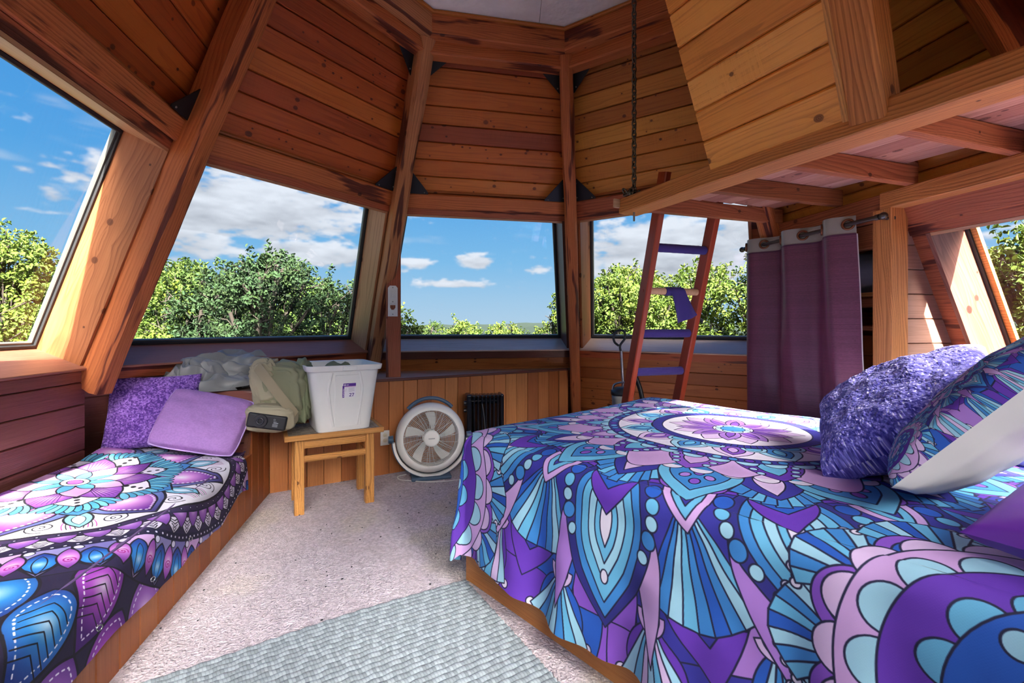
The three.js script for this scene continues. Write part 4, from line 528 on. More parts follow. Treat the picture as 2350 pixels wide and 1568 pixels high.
{
  const g = setFrame(thing('mandala_bedspread', 'blue, purple and pink mandala cloth draped over the big bed', 'bedspread'), bedFrame);
  const rc = 0.07, drop = 0.575, MC = [0.80, 0.88];                       // corner radius, drop of the sides, middle of the print on the bed
  const uvOf = (s, t) => [0.5 + (s - MC[0]) / (2 * HALF), 0.5 + (t - MC[1]) / (2 * HALF)];
  const topY = (s, t) => { const e = Math.min(s, t, BEDW - t, 0.5); return BEDH + 0.012 * (fbm(s * 3, t * 3, 3, 5) - 0.5) + 0.016 * (fbm(s * 1.3 + 4, t * 1.3, 2, 6) - 0.5) - 0.02 * Math.exp(-e / 0.06) + 0.006 * sin(s * 9 + t * 4) * fbm(s * 2, t * 2, 2, 8); };
  const top = sheet(110, 84, (u, v) => { const s = u * BEDL, t = v * BEDW; return [s, topY(s, t), -t]; }, (u, v) => uvOf(u * BEDL, v * BEDW));
  // skirt: the edge of the mattress, walked from the head along the near side, round the foot and back along the far side
  const path = []; const q = 0.05;
  for (let i = 0; i <= 150; i++) path.push([BEDL - (BEDL - q) * i / 150, 0, 0, -1, 0]);
  for (let i = 1; i <= 16; i++) { const a = i / 16 * PI / 2; path.push([q, 0, -sin(a), -cos(a), 1]); }
  for (let i = 1; i <= 90; i++) path.push([q * (1 - Math.min(1, i / 4)), (BEDW) * i / 90, -1, 0, 0]);
  for (let i = 1; i <= 16; i++) { const a = i / 16 * PI / 2; path.push([0, BEDW, -cos(a), sin(a), 1]); }
  for (let i = 1; i <= 60; i++) path.push([BEDL * i / 60, BEDW, 0, 1, 0]);
  let per = 0; const plen = path.map((p, i) => { if (i) per += hypot(p[0] - path[i - 1][0], p[1] - path[i - 1][1]) + (p[4] ? 0.035 : 0); return per; });
  const NV = 40, pos = [], uv = [], idx = [];
  path.forEach((p, i) => { for (let j = 0; j <= NV; j++) {
    const D = drop * j / NV * (1 + 0.05 * sin(plen[i] * 5.3) + 0.10 * (fbm(plen[i] * 2.2, 1, 3, 12) - 0.5) + (p[4] ? 0.03 : 0)), a = Math.min(D / rc, PI / 2), below = Math.max(0, D - rc * PI / 2), f = below / drop;
    const folds = (sin(plen[i] * 17 + 3 * n3(plen[i] * 1.3, 0, 2)) * 0.55 + sin(plen[i] * 31 + 1) * 0.25 + n3(plen[i] * 6, f * 2, 7)) * 0.032 * (f * 1.3) + 0.008 * n3(plen[i] * 11, below * 9, 3);
    const out = sin(a) * rc * 0.75 + f * 0.035 + folds + (p[4] ? f * 0.03 : 0), y = topY(p[0], p[1]) - (1 - cos(a)) * rc - below;
    pos.push(p[0] + p[2] * out, Math.max(0.012, y), -(p[1] + p[3] * out)); uv.push(...uvOf(p[0] + p[2] * D, p[1] + p[3] * D));
  } });
  for (let i = 0; i < path.length - 1; i++) for (let j = 0; j < NV; j++) { const a = i * (NV + 1) + j, b = a + NV + 1; idx.push(a, b, a + 1, b, b + 1, a + 1); }
  const sk = new THREE.BufferGeometry(); sk.setAttribute('position', new THREE.Float32BufferAttribute(pos, 3)); sk.setAttribute('uv', new THREE.Float32BufferAttribute(uv, 2)); sk.setIndex(idx); sk.computeVertexNormals();
  const mat = clothMat(bedTex); part(g, 'top_cloth', top, mat); part(g, 'hanging_sides', sk, mat);
}
// ---------------------------------------------------------------- pillows
function pillow(w, h, th, o = {}) { // two swelling faces that meet in a seam; the corners stay pointed
  const n = o.n ?? 44, pw = o.pow ?? 0.42, wr = o.wrinkle ?? 0.006, sd = o.seed ?? 1, fz = o.fuzz ?? 0, cr = o.corner ?? 0.07, rd = o.round ?? 0;
  const face = (s) => sheet(n, n, (a, b) => { const u = a * 2 - 1, v = b * 2 - 1, x = w / 2 * u * (1 - cr * (1 - v * v) * Math.abs(u) ** 2) * Math.sqrt(1 - rd * v ** 4), y = h / 2 * v * (1 - cr * (1 - u * u) * Math.abs(v) ** 2) * Math.sqrt(1 - rd * u ** 4); const f = Math.pow(Math.max(0, (1 - u * u) * (1 - v * v)), pw), z = s * th / 2 * f + wr * f ** 0.3 * (n3(u * 2.2 + sd, v * 2.2, s * 3) + 0.6 * n3(u * 5, v * 4 + sd, s)) * s + (fz ? fz * (fbm(a * 60, b * 60, 3, sd) - 0.5) * 2 * s * Math.min(1, f * f * 1.6) : 0); return [x, y, z]; }, (a, b) => [s > 0 ? a : 1 - a, b]);
  const f = face(1), k = face(-1); const ix = k.index.array; for (let i = 0; i < ix.length; i += 3) { const t = ix[i]; ix[i] = ix[i + 1]; ix[i + 1] = t; } k.computeVertexNormals();
  return { front: f, back: k };
}
// place a pillow by its middle, the direction its front faces and the direction of its upper edge
function pillowThing(name, label, group, mid, face, up) { const z = face.clone().normalize(), y = up.clone().addScaledVector(z, -up.dot(z)).normalize(), x = y.clone().cross(z); return setFrame(thing(name, label, 'pillow', group), basis(mid, x, y, z)); }
const fuzzTex = (a, b, seed, hi) => { const t = dataTex(512, 512, (u, v, x, y) => { const n = fbm(u * 70, v * 70, 3, seed), m = fbm(u * 8, v * 8, 3, seed + 5), k = clamp((n - 0.5) * 2.6 + 0.5 + (m - 0.5) * 0.8, 0, 1), w = sstep(fbm(u * 120, v * 60, 2, seed + 9), 0.62, 0.8) * hi; return [0, 1, 2].map((i) => clamp(lerp(a[i], b[i], k) + w, 0, 1)); }, true); return t; };
const fuzzBump = dataTex(512, 512, (u, v) => { const n = fbm(u * 90, v * 90, 3, 88); return [n, n, n]; }, false);
{
  const mk = (t, p, m, m2) => { part(t, 'front_cover', p.front, m); part(t, 'back_cover', p.back, m2 ?? m); };
  const shag = new THREE.MeshPhysicalMaterial({ color: '#ffffff', map: fuzzTex([0.34, 0.18, 0.55], [0.66, 0.48, 0.84], 3, 0.1), bumpMap: fuzzBump, bumpScale: 0.012, roughness: 1, sheen: 0.7, sheenColor: new THREE.Color('#b090e0') });
  const velvet = new THREE.MeshPhysicalMaterial({ color: '#a57cba', roughness: 0.85, sheen: 1, sheenRoughness: 0.4, sheenColor: new THREE.Color('#dcb8e4'), map: fuzzTex([0.93, 0.92, 0.95], [0.99, 0.98, 1], 21, 0) });
  const frost = new THREE.MeshPhysicalMaterial({ color: '#ffffff', map: fuzzTex([0.22, 0.20, 0.58], [0.52, 0.50, 0.84], 41, 0.5), bumpMap: fuzzBump, bumpScale: 0.008, roughness: 1, sheen: 0.8, sheenColor: new THREE.Color('#c8c4f0') });
  const satinP = new THREE.MeshPhysicalMaterial({ color: '#6a2fa0', roughness: 0.4, sheen: 0.5, sheenColor: new THREE.Color('#a070d0') }), grey = plain('#b9b6b6', 0.55, { sheen: 0.3 });
  const printT = bedTex.clone(); printT.repeat.set(0.95, 0.95); printT.offset.set(0.02, 0.02); printT.needsUpdate = true;
  let t = pillowThing('shag_pillow', 'square purple shag pillow leaning in the corner of the bench', 'pillows on the bench', V(-2.075, 0.66, 2.63), V(0.34, 0.30, -0.9), V(-0.06, 1, 0.15)); mk(t, pillow(0.45, 0.43, 0.15, { fuzz: 0.007, n: 110, seed: 3, pow: 0.36 }), shag);
  t = pillowThing('velvet_pillow', 'lavender velvet pillow with piped edge on the bench', 'pillows on the bench', V(-1.765, 0.605, 2.60), V(0.30, 0.52, -0.80), V(0.08, 0.82, 0.50)); { const p = pillow(0.45, 0.35, 0.15, { seed: 5, pow: 0.28, corner: 0.02, round: 0.16, wrinkle: 0.014 }); mk(t, p, velvet); const e = []; for (let i = 0; i < 80; i++) { const a = i / 80 * 4, k = Math.floor(a), f = (a - k) * 2 - 1, q = [[f, -1], [1, f], [-f, 1], [-1, -f]][k], u = q[0], v = q[1]; e.push(new THREE.Vector3(0.225 * u * (1 - 0.02 * (1 - v * v)) * Math.sqrt(1 - 0.16 * v ** 4), 0.175 * v * (1 - 0.02 * (1 - u * u)) * Math.sqrt(1 - 0.16 * u ** 4), 0)); } part(t, 'piping', tube(e, 0.005, 160, 6, true), plain('#b79ad6', 0.6)); }
  { const mid = [1.25, 1.44, EYE - 0.262], e1 = V(0.827, 0.542, 0.152), e2 = V(-0.071, -0.168, 0.983), up = e1.clone().add(e2), face = e1.clone().cross(e2); if (face.y < 0) face.negate(); t = pillowThing('frosted_pillow', 'plush indigo pillow with frosted fur on the big bed', 'pillows on the bed', V(mid[0], mid[2], mid[1]), face, up); mk(t, pillow(0.52, 0.50, 0.24, { fuzz: 0.004, n: 100, seed: 7, pow: 0.34, wrinkle: 0.016 }), frost); }
  { const eb = V(...[0.809, 0, 0.588]), u = V(0.6, 0.74, -0.3), face = eb.clone().cross(u); if (face.y < 0) face.negate(); t = pillowThing('printed_pillow', 'mandala print pillow with plain grey back leaning on the big bed', 'pillows on the bed', V(1.285, EYE - 0.235, 1.212), face, u); mk(t, pillow(0.66, 0.60, 0.21, { seed: 11, pow: 0.36, wrinkle: 0.010 }), clothMat(printT), grey); }
  t = pillowThing('satin_pillow', 'deep purple satin pillow at the bed corner nearest the viewer', 'pillows on the bed', V(1.22, EYE - 0.375, 0.815), V(-0.16, 0.95, -0.10), V(-0.61, 0.05, 1.27)); mk(t, pillow(0.48, 0.46, 0.14, { seed: 13, pow: 0.36 }), satinP);
  t = pillowThing('lavender_pillow', 'pale lavender pillow behind the frosted one', 'pillows on the bed', V(1.78, EYE - 0.30, 1.53), V(-0.7, 0.55, -0.3), V(0.6, 0.8, 0.2)); mk(t, pillow(0.5, 0.42, 0.16, { seed: 17 }), plain('#b4aad6', 0.8));
}
// ---------------------------------------------------------------- cloth and cushion on the bench
{
  const c = thing('bench_cushion', 'dark purple flat cushion showing at the far end of the bench', 'cushion', null, V(0, 0, 0));
  const [nx, nd] = azd(wallAz(1)), [ex, ed] = azd(wallAz(1) + 90), wallX = (d) => { const o = [CX + nx * (R - 0.01), CD + nd * (R - 0.01)], t = (d - o[1]) / ed; return o[0] + ex * t; };
  const frontX = (d) => { const t = (FRONT[0][1] - d) / 0.976; return FRONT[0][0] + 0.218 * t; };
  const seatAt = (u, d) => 0.455 - 0.06 * u + 0.02 * (fbm(d * 3, u * 3, 3, 4) - 0.5);                // height of the bedding, back to front
  const geo = (x0, x1, d0, d1, y0, y1) => { const g = new RoundedBoxGeometry(1, y1 - y0, 1, 4, 0.03), p = g.attributes.position; for (let i = 0; i < p.count; i++) { const u = p.getX(i) + 0.5, v = p.getZ(i) + 0.5, d = lerp(d0, d1, 1 - v); p.setXYZ(i, lerp(x0(d), x1(d), u), (y0 + y1) / 2 + p.getY(i), -d); } g.computeVertexNormals(); return g; };
  part(c, 'pad', geo((d) => wallX(d) + 0.02, (d) => frontX(d) - 0.02, 1.0, 2.735, 0.372, 0.398), plain('#4a3a5e', 0.7)); part(c, 'piping', tube([V(frontX(2.73) - 0.02, 0.40, 2.728), V(frontX(2.2) - 0.02, 0.40, 2.2), V(frontX(1.2) - 0.02, 0.40, 1.2)], 0.005, 20, 6), plain('#5e4a72', 0.7));
  const g = thing('mandala_throw', 'purple, blue and white mandala throw covering the window bench', 'throw', null, V(-1.9, 0.4, 1.9)), O = g.position, half = 1.15, MC = [-1.98, 2.06];
  const pos = [], uv = [], idx = [], NU = 110, NV = 120, d0 = 0.95, d1 = 2.62;
  for (let j = 0; j <= NV; j++) for (let i = 0; i <= NU; i++) {
    const d = lerp(d0, d1, j / NV), a = wallX(d) + 0.025, b = frontX(d) + 0.006, width = b - a, over = 0.225 + 0.05 * (fbm(d * 4, 3, 3, 9) - 0.5) - 0.03 * sstep(d, 2.0, 2.6), s = (width + over) * i / NU, rc = 0.05;
    let x, y; const flat = width - rc * 0.6, h = 0.045 * sstep(d, 2.62, 2.35);
    const top = (xx) => { const u = clamp((xx - a) / width, 0, 1); return seatAt(u, d) + h * 0.6 + 0.015 * fbm(xx * 6, d * 6, 3, 2) + 0.03 * Math.exp(-(((d - 2.45) / 0.12) ** 2)) * (1 - u * 0.6) ; };
    if (s < flat) { x = a + s; y = top(x); } else { const e = s - flat, an = Math.min(e / rc, PI / 2), bl = Math.max(0, e - rc * PI / 2); x = a + flat + sin(an) * rc + bl * 0.05 + 0.010 * n3(d * 9, bl * 6, 3) * (bl / 0.2) + 0.006; y = top(a + flat) - (1 - cos(an)) * rc - bl; }
    pos.push(x - O.x, y - O.y, -d - O.z); const qx = a + s - MC[0], qd = d - MC[1]; uv.push(0.5 + qx / (2 * half), 0.5 + qd / (2 * half));
  }
  for (let j = 0; j < NV; j++) for (let i = 0; i < NU; i++) { const a = j * (NU + 1) + i, b = a + NU + 1; idx.push(a, a + 1, b, a + 1, b + 1, b); }
  const cg = new THREE.BufferGeometry(); cg.setAttribute('position', new THREE.Float32BufferAttribute(pos, 3)); cg.setAttribute('uv', new THREE.Float32BufferAttribute(uv, 2)); cg.setIndex(idx); cg.computeVertexNormals();
  part(g, 'cloth', cg, clothMat(benchTex));
  const r = rng(6); for (let i = 0; i < 5; i++) { const d = 1.35 + i * 0.28, m = part(g, 'hem_ring', new THREE.TorusGeometry(0.008, 0.002, 6, 14), M.chrome); m.position.copy(V(frontX(d) + 0.05, 0.245 + r() * 0.02, d)).sub(O); m.rotation.y = rad(78); }
}
// woven rag rug
{
  const [ax, ad] = azd(58.6), A = [-0.217, 2.055], g = thing('woven_rug', 'grey blue handwoven rag rug on the carpet by the bed', 'rug', null, V(A[0], 0, A[1])), L = 1.35, Wd = 1.25, rows = 52;
  const tx = dataTex(1024, 64, (u, v, x, y) => { const q = u * 40 + v * 0.8, st = Math.floor(q), f = q - st, k = hash2(st % 40, 1, 4), e = Math.min(f, 1 - f) * 2, n = hash2(x >> 1, y, 2), c = 0.76 + (k - 0.5) * 0.20 + sstep(e, 0, 0.5) * 0.10 + (n - 0.5) * 0.08; return [c * 0.97, c, c * 1.025]; }, true, THREE.RepeatWrapping);
  const m = new THREE.MeshStandardMaterial({ color: '#a2a7aa', map: tx, roughness: 1 });
  for (let k = 0; k < rows; k++) { // every woven row is a soft ridge of its own
    const z = k / rows * Wd, cor = sheet(70, 6, (u, v) => { const x = -u * L * (1 + 0.012 * sin(k * 2.1)), a = v * PI, bump = 0.0022 * (sin(x * 420 + k * 2.4) + n3(x * 60, k, 2)); const wave = 0.010 * sin(x * 5 + 1) * Math.exp(-z * 3); return [x, 0.004 + (0.0125 + bump) * Math.pow(sin(a), 0.8) + 0.003 * fbm(x * 4, z * 4, 2, 3), z + wave + (1 - cos(a)) * 0.5 * (Wd / rows) * 1.06]; }, (u, v) => [u * 3.2 + k * 0.373, v * 0.98]);
    const mm = part(g, 'woven_row', cor, m); setFrame(mm, basis(new THREE.Vector3(0, 0, 0), V(ax, 0, ad), UP, V(ad, 0, -ax)));
  }
}

// ---------------------------------------------------------------- table, tote, bag, tarp
const TB0 = [-1.352, 2.70], TBX = azd(61.2), TBY = azd(-28.8);        // near left corner of the tabletop in plan, along its front, along its side
const tbV = (a, y, b) => V(TB0[0] + TBX[0] * a + TBY[0] * b, y, TB0[1] + TBX[1] * a + TBY[1] * b);
const tbFrame = basis(tbV(0, 0, 0), V(TBX[0], 0, TBX[1]), UP, V(TBY[0], 0, TBY[1]).negate());      // x along the front, -z back
{
  const g = setFrame(thing('side_table', 'small pine side table with a grey mosaic tile top', 'table'), tbFrame), TW = 0.585, TD = 0.41, TH = 0.49;
  const bar = (n, x0, x1, y0, y1, z0, z1, c = 0.004, m = M.pine) => part(g, n, new RoundedBoxGeometry(x1 - x0, y1 - y0, z1 - z0, 2, c).translate((x0 + x1) / 2, (y0 + y1) / 2, (z0 + z1) / 2), m);
  const lw = 0.056;
  for (const [i, j] of [[0, 0], [1, 0], [0, 1], [1, 1]]) { const x = i ? TW - 0.055 - lw : 0.055, z = j ? -TD + 0.035 : -0.035 - lw; const leg = part(g, 'leg', prism(rect(-lw / 2, lw / 2, -lw / 2, lw / 2, 0.004), 0, TH - 0.03, 1100 + i + j * 2), M.pine); leg.rotation.z = PI / 2; leg.position.set(x + lw / 2, 0, z + lw / 2); for (const q of [-0.3, 0.3]) { const s = part(leg, 'groove_bead', prism(rect(-0.004, 0.004, -0.002, 0.002), 0.0, TH - 0.03, 5), M.pine); s.position.set(0, -q * lw, lw / 2 + 0.001); } }
  const x0 = 0.055 + lw, x1 = TW - 0.055 - lw, za = -0.035 - lw / 2, zb = -TD + 0.035 + lw / 2;
  const rail = (n, ax, bx, y, h, z) => { const m = part(g, n, prism([[y - h / 2, -0.012], [y + h / 2, -0.012], [y + h / 2, 0.004], [y + h * 0.2, 0.012], [y - h * 0.2, 0.012], [y - h / 2, 0.004]], ax, bx, 1120 + y * 100), M.pine); m.position.z = z; return m; };
  rail('apron', x0, x1, TH - 0.062, 0.055, za + 0.012); rail('apron', x0, x1, TH - 0.062, 0.055, zb); rail('stretcher', x0, x1, 0.335, 0.038, za + 0.012);
  for (const [n, y, h] of [['apron', TH - 0.062, 0.055], ['stretcher', 0.335, 0.038]]) for (const x of [0.055 + lw / 2, TW - 0.055 - lw / 2]) { const m = part(g, n, prism(rect(-h / 2, h / 2, -0.011, 0.011, 0.003), -TD + 0.035 + lw, -0.035 - lw, 1130 + x), M.pine); m.rotation.y = -PI / 2; m.position.set(x, y, 0); }
  // tabletop frame and its mosaic
  const fwd = 0.022, y0 = TH - 0.03; bar('top_frame', 0, TW, y0, TH + 0.003, -fwd, 0); bar('top_frame', 0, TW, y0, TH + 0.003, -TD, -TD + fwd); bar('top_frame', 0, fwd, y0, TH + 0.003, -TD + fwd, -fwd); bar('top_frame', TW - fwd, TW, y0, TH + 0.003, -TD + fwd, -fwd);
  bar('grout_bed', fwd, TW - fwd, y0 + 0.002, TH - 0.003, -TD + fwd, -fwd, 0.001, plain('#b9ad9c', 0.9));
  const nx = 22, nz = 15, tw = (TW - 2 * fwd) / nx, tz = (TD - 2 * fwd) / nz, tg = new THREE.BoxGeometry(tw - 0.0035, 0.004, tz - 0.0035), tm = ['#8d8479', '#9c9388', '#7d756c', '#a89e90'].map((c) => plain(c, 0.35)), r = rng(9);
  const spare = []; let built = 0;
  for (let j = 0; j < nz; j++) for (let i = 0; i < nx; i++) { const x = fwd + (i + 0.5) * tw, z = -fwd - (j + 0.5) * tz; if (built < 300) { const m = part(g, 'tile', tg, pick(tm, Math.floor(r() * 9))); m.position.set(x, TH - 0.001 + r() * 0.0006, z); built++; } else spare.push(tg.clone().translate(x, TH - 0.001, z)); }
  if (spare.length) part(g, 'back_tiles', merge(spare), tm[0], null, 'stuff');
}
function loopLoft(rings, closedCap = true) { // a skin through rings of equally many points
  const n = rings[0].length, pos = [], uv = [], idx = []; rings.forEach((R0, j) => { for (let i = 0; i <= n; i++) { pos.push(...R0[i % n]); uv.push(i / n, j / (rings.length - 1)); } });
  for (let j = 0; j < rings.length - 1; j++) for (let i = 0; i < n; i++) { const a = j * (n + 1) + i, b = a + n + 1; idx.push(a, a + 1, b, a + 1, b + 1, b); }
  const g = new THREE.BufferGeometry(); g.setAttribute('position', new THREE.Float32BufferAttribute(pos, 3)); g.setAttribute('uv', new THREE.Float32BufferAttribute(uv, 2)); g.setIndex(idx); return toCreasedNormals(g, 0.6);
}
function rrect(w, d, r, n = 6, y = 0) { const o = []; for (const [cx, cz, a0] of [[w / 2 - r, d / 2 - r, 0], [-w / 2 + r, d / 2 - r, PI / 2], [-w / 2 + r, -d / 2 + r, PI], [w / 2 - r, -d / 2 + r, 1.5 * PI]]) for (let i = 0; i <= n; i++) { const a = a0 + i / n * PI / 2; o.push([cx + cos(a) * r, y, cz + sin(a) * r]); } return o; }
{ // storage tote
  const o = tbV(0.335, 0.4925, 0.205), t = thing('storage_tote', 'white plastic storage tote with a purple label standing on the side table', 'tote', null, o); t.rotation.y = rad(90 - 57.6);
  const W0 = 0.325, D0 = 0.36, W1 = 0.435, D1 = 0.50, Hh = 0.415, m = plain('#ecebe6', 0.42, { side: THREE.DoubleSide });
  const ring = (f, y, e = 0) => rrect(lerp(W0, W1, f) + e, lerp(D0, D1, f) + e, 0.05, 6, y).map((p) => [p[0], p[1], p[2] - 0.04 * f]);
  part(t, 'body', loopLoft([ring(0, 0.006, -0.3), ring(0, 0.004, -0.03), ring(0.01, 0.0), ring(0.03, 0.012), ring(0.5, Hh * 0.5), ring(0.93, Hh * 0.93), ring(0.94, Hh * 0.935, 0.012)]), m);
  part(t, 'inside', loopLoft([ring(0, 0.012, -0.3), ring(0.02, 0.012, -0.012), ring(0.95, Hh * 0.95, -0.012)]), m);
  part(t, 'rim', loopLoft([ring(0.94, Hh * 0.925, 0.004), ring(0.95, Hh * 0.92, 0.026), ring(1, Hh * 0.955, 0.03), ring(1, Hh, 0.034), ring(1, Hh * 1.003, 0.02), ring(1, Hh * 0.99, -0.006), ring(0.96, Hh * 0.94, -0.01)]), m);
  const fz = (y) => lerp(D0, D1, y / Hh) / 2 - 0.04 * y / Hh, tilt = Math.atan(((D1 - D0) / 2 - 0.04) / Hh);
  for (const s of [-1, 1]) { const pts = []; for (let i = 0; i <= 10; i++) { const y = 0.03 + i / 10 * 0.34; pts.push(new THREE.Vector3(s * (0.072 + 0.035 * sin(i / 10 * PI / 2) - (i > 7 ? (i - 7) * 0.008 : 0)), y, fz(y) - 0.003)); } part(t, 'side_rib', tube(pts, 0.009, 20, 8), m); }
  const pan = part(t, 'front_panel', new RoundedBoxGeometry(0.16, 0.33, 0.008, 3, 0.003), m); pan.position.set(0.015, 0.19, fz(0.19) - 0.001); pan.rotation.x = tilt;
  const clip = part(t, 'latch', new RoundedBoxGeometry(0.085, 0.03, 0.02, 3, 0.004), m); clip.position.set(0.02, Hh * 0.955, fz(Hh) + 0.012);
  const lc = document.createElement('canvas'); lc.width = 220; lc.height = 240; const x = lc.getContext('2d'); x.fillStyle = '#ece9ee'; x.fillRect(0, 0, 220, 240); x.fillStyle = '#5b2a94'; x.fillRect(14, 0, 206, 50); x.fillRect(0, 40, 30, 200); x.fillStyle = '#fff'; x.beginPath(); x.arc(40, 26, 14, 0, 7); x.fill(); x.fillStyle = '#5b2a94'; x.beginPath(); x.arc(42, 26, 6, 0, 7); x.fill(); x.fillStyle = '#fff'; x.fillRect(62, 22, 40, 9); x.save(); x.translate(22, 226); x.rotate(-PI / 2); for (let i = 0; i < 9; i++) x.fillRect(i * 16, -12 + (i % 3) * 2, 9, 11); x.restore(); x.fillStyle = '#c86ac0'; x.fillRect(34, 54, 182, 8); x.strokeStyle = '#9a94a6'; x.lineWidth = 3; for (let i = 0; i < 5; i++) { x.beginPath(); x.moveTo(100, 84 + i * 14); x.lineTo(196, 80 + i * 14); x.stroke(); } x.beginPath(); x.moveTo(60, 84); x.lineTo(52, 140); x.stroke(); x.fillStyle = '#42207c'; x.font = 'bold 78px sans-serif'; x.fillText('27', 108, 226);
  const lt = new THREE.CanvasTexture(lc); lt.colorSpace = THREE.SRGBColorSpace; const lb = part(t, 'label', new THREE.PlaneGeometry(0.082, 0.09), new THREE.MeshStandardMaterial({ map: lt, roughness: 0.5 }), 'purple and white size label'); lb.position.set(0.02, 0.255, fz(0.255) + 0.0045); lb.rotation.x = tilt;
  const r = rng(3), junk = []; for (let i = 0; i < 5; i++) junk.push(moved(new THREE.TorusKnotGeometry(0.03, 0.012, 40, 6, 2, 3), (r() - 0.5) * 0.2, Hh * 0.93, (r() - 0.7) * 0.2)); const jt = thing('folded_tent_cloth', 'olive cloth bundle peeking over the rim of the white tote', 'cloth', null, o); jt.rotation.y = t.rotation.y; const jg = new THREE.SphereGeometry(1, 30, 20), jp = jg.attributes.position; for (let i = 0; i < jp.count; i++) { const f = 1 + 0.25 * n3(jp.getX(i) * 3, jp.getY(i) * 3, jp.getZ(i) * 3); jp.setXYZ(i, jp.getX(i) * 0.14 * f, Hh * 0.72 + jp.getY(i) * 0.115 * f, jp.getZ(i) * 0.16 * f - 0.05); } jg.computeVertexNormals(); part(jt, 'bundle', jg, plain('#7e8060', 0.9));
}
{ // rolled airbed with its built-in pump
  const o = tbV(-0.045, 0.545, 0.10), t = thing('rolled_airbed', 'khaki folded air mattress with a black pump panel leaning beside the tote', 'air mattress', null, o); t.rotation.y = rad(10); t.rotation.z = rad(-4);
  const cloth = (c) => plain(c, 0.7, { sheen: 0.3, side: THREE.DoubleSide }), m = cloth('#a39a80'), m2 = cloth('#8b8b6e');
  const blob = (w, h, d, seed, amp) => { const g = new THREE.SphereGeometry(1, 64, 44), p = g.attributes.position; for (let i = 0; i < p.count; i++) { const x = p.getX(i), y = p.getY(i), z = p.getZ(i), pw = (q) => Math.sign(q) * Math.pow(Math.abs(q), 0.55), cr = 1 + amp * (Math.abs(n3(x * 2.2 + seed, y * 2.6, z * 2.2)) * 1.6 - 0.3) + amp * 0.5 * Math.abs(n3(x * 6, y * 6 + seed, z * 6)); p.setXYZ(i, pw(x) * w / 2 * cr, pw(y) * h / 2 * cr, pw(z) * d / 2 * cr); } g.computeVertexNormals(); return g; };
  part(t, 'folded_body', moved(blob(0.27, 0.36, 0.24, 3, 0.16), 0.0, 0.20, -0.10), m2); part(t, 'front_roll', moved(blob(0.28, 0.16, 0.16, 8, 0.08), -0.02, 0.06, 0.03), m); part(t, 'upper_fold', moved(blob(0.17, 0.30, 0.16, 5, 0.2), -0.075, 0.24, -0.06, 0, 0, 0.28), m); part(t, 'side_fold', moved(blob(0.12, 0.38, 0.22, 15, 0.18), 0.10, 0.20, -0.15, 0, 0, 0.1), cloth('#7f8566'));
  { const pts = []; for (let i = 0; i <= 12; i++) { const a = i / 12; pts.push(new THREE.Vector3(lerp(-0.12, 0.125, a), lerp(0.36, 0.08, a) + 0.03 * sin(a * PI), 0.02 + 0.075 * sin(a * PI * 0.9) + 0.01)); } const gg = sheet(24, 3, (u, v) => { const k = u * 12, i = Math.min(11, Math.floor(k)), q = pts[i].clone().lerp(pts[i + 1], k - i); return [q.x + (v - 0.5) * 0.03, q.y + (v - 0.5) * 0.05, q.z]; }); part(t, 'strap', gg, cloth('#988c70')); }
  const pl = part(t, 'pump_panel', new RoundedBoxGeometry(0.215, 0.085, 0.03, 4, 0.012), M.black, 'black pump panel'); pl.position.set(-0.015, 0.05, 0.108); pl.rotation.set(-0.12, 0, -0.10);
  const dial = part(pl, 'dial', new THREE.CylinderGeometry(0.036, 0.04, 0.012, 28), plain('#222329', 0.3)); dial.rotation.x = PI / 2; dial.position.set(-0.03, 0, 0.018); const kn = part(pl, 'knob', new THREE.TorusGeometry(0.017, 0.006, 8, 24), plain('#303138', 0.25)); kn.position.set(-0.03, 0, 0.026);
  const pc = document.createElement('canvas'); pc.width = 128; pc.height = 96; const q = pc.getContext('2d'); q.fillStyle = '#17181c'; q.fillRect(0, 0, 128, 96); q.strokeStyle = '#b8bac0'; q.lineWidth = 2; q.beginPath(); q.arc(46, 22, 7, 0, 7); q.stroke(); q.fillStyle = '#b8bac0'; q.fillRect(40, 38, 26, 3); q.fillRect(42, 48, 40, 5); for (let i = 0; i < 5; i++) q.fillRect(36, 60 + i * 6, 44, 2); const pt = new THREE.CanvasTexture(pc); pt.colorSpace = THREE.SRGBColorSpace; const pp = part(pl, 'printed_symbols', new THREE.PlaneGeometry(0.085, 0.06), new THREE.MeshStandardMaterial({ map: pt, roughness: 0.4 })); pp.position.set(0.055, 0, 0.0156);
}
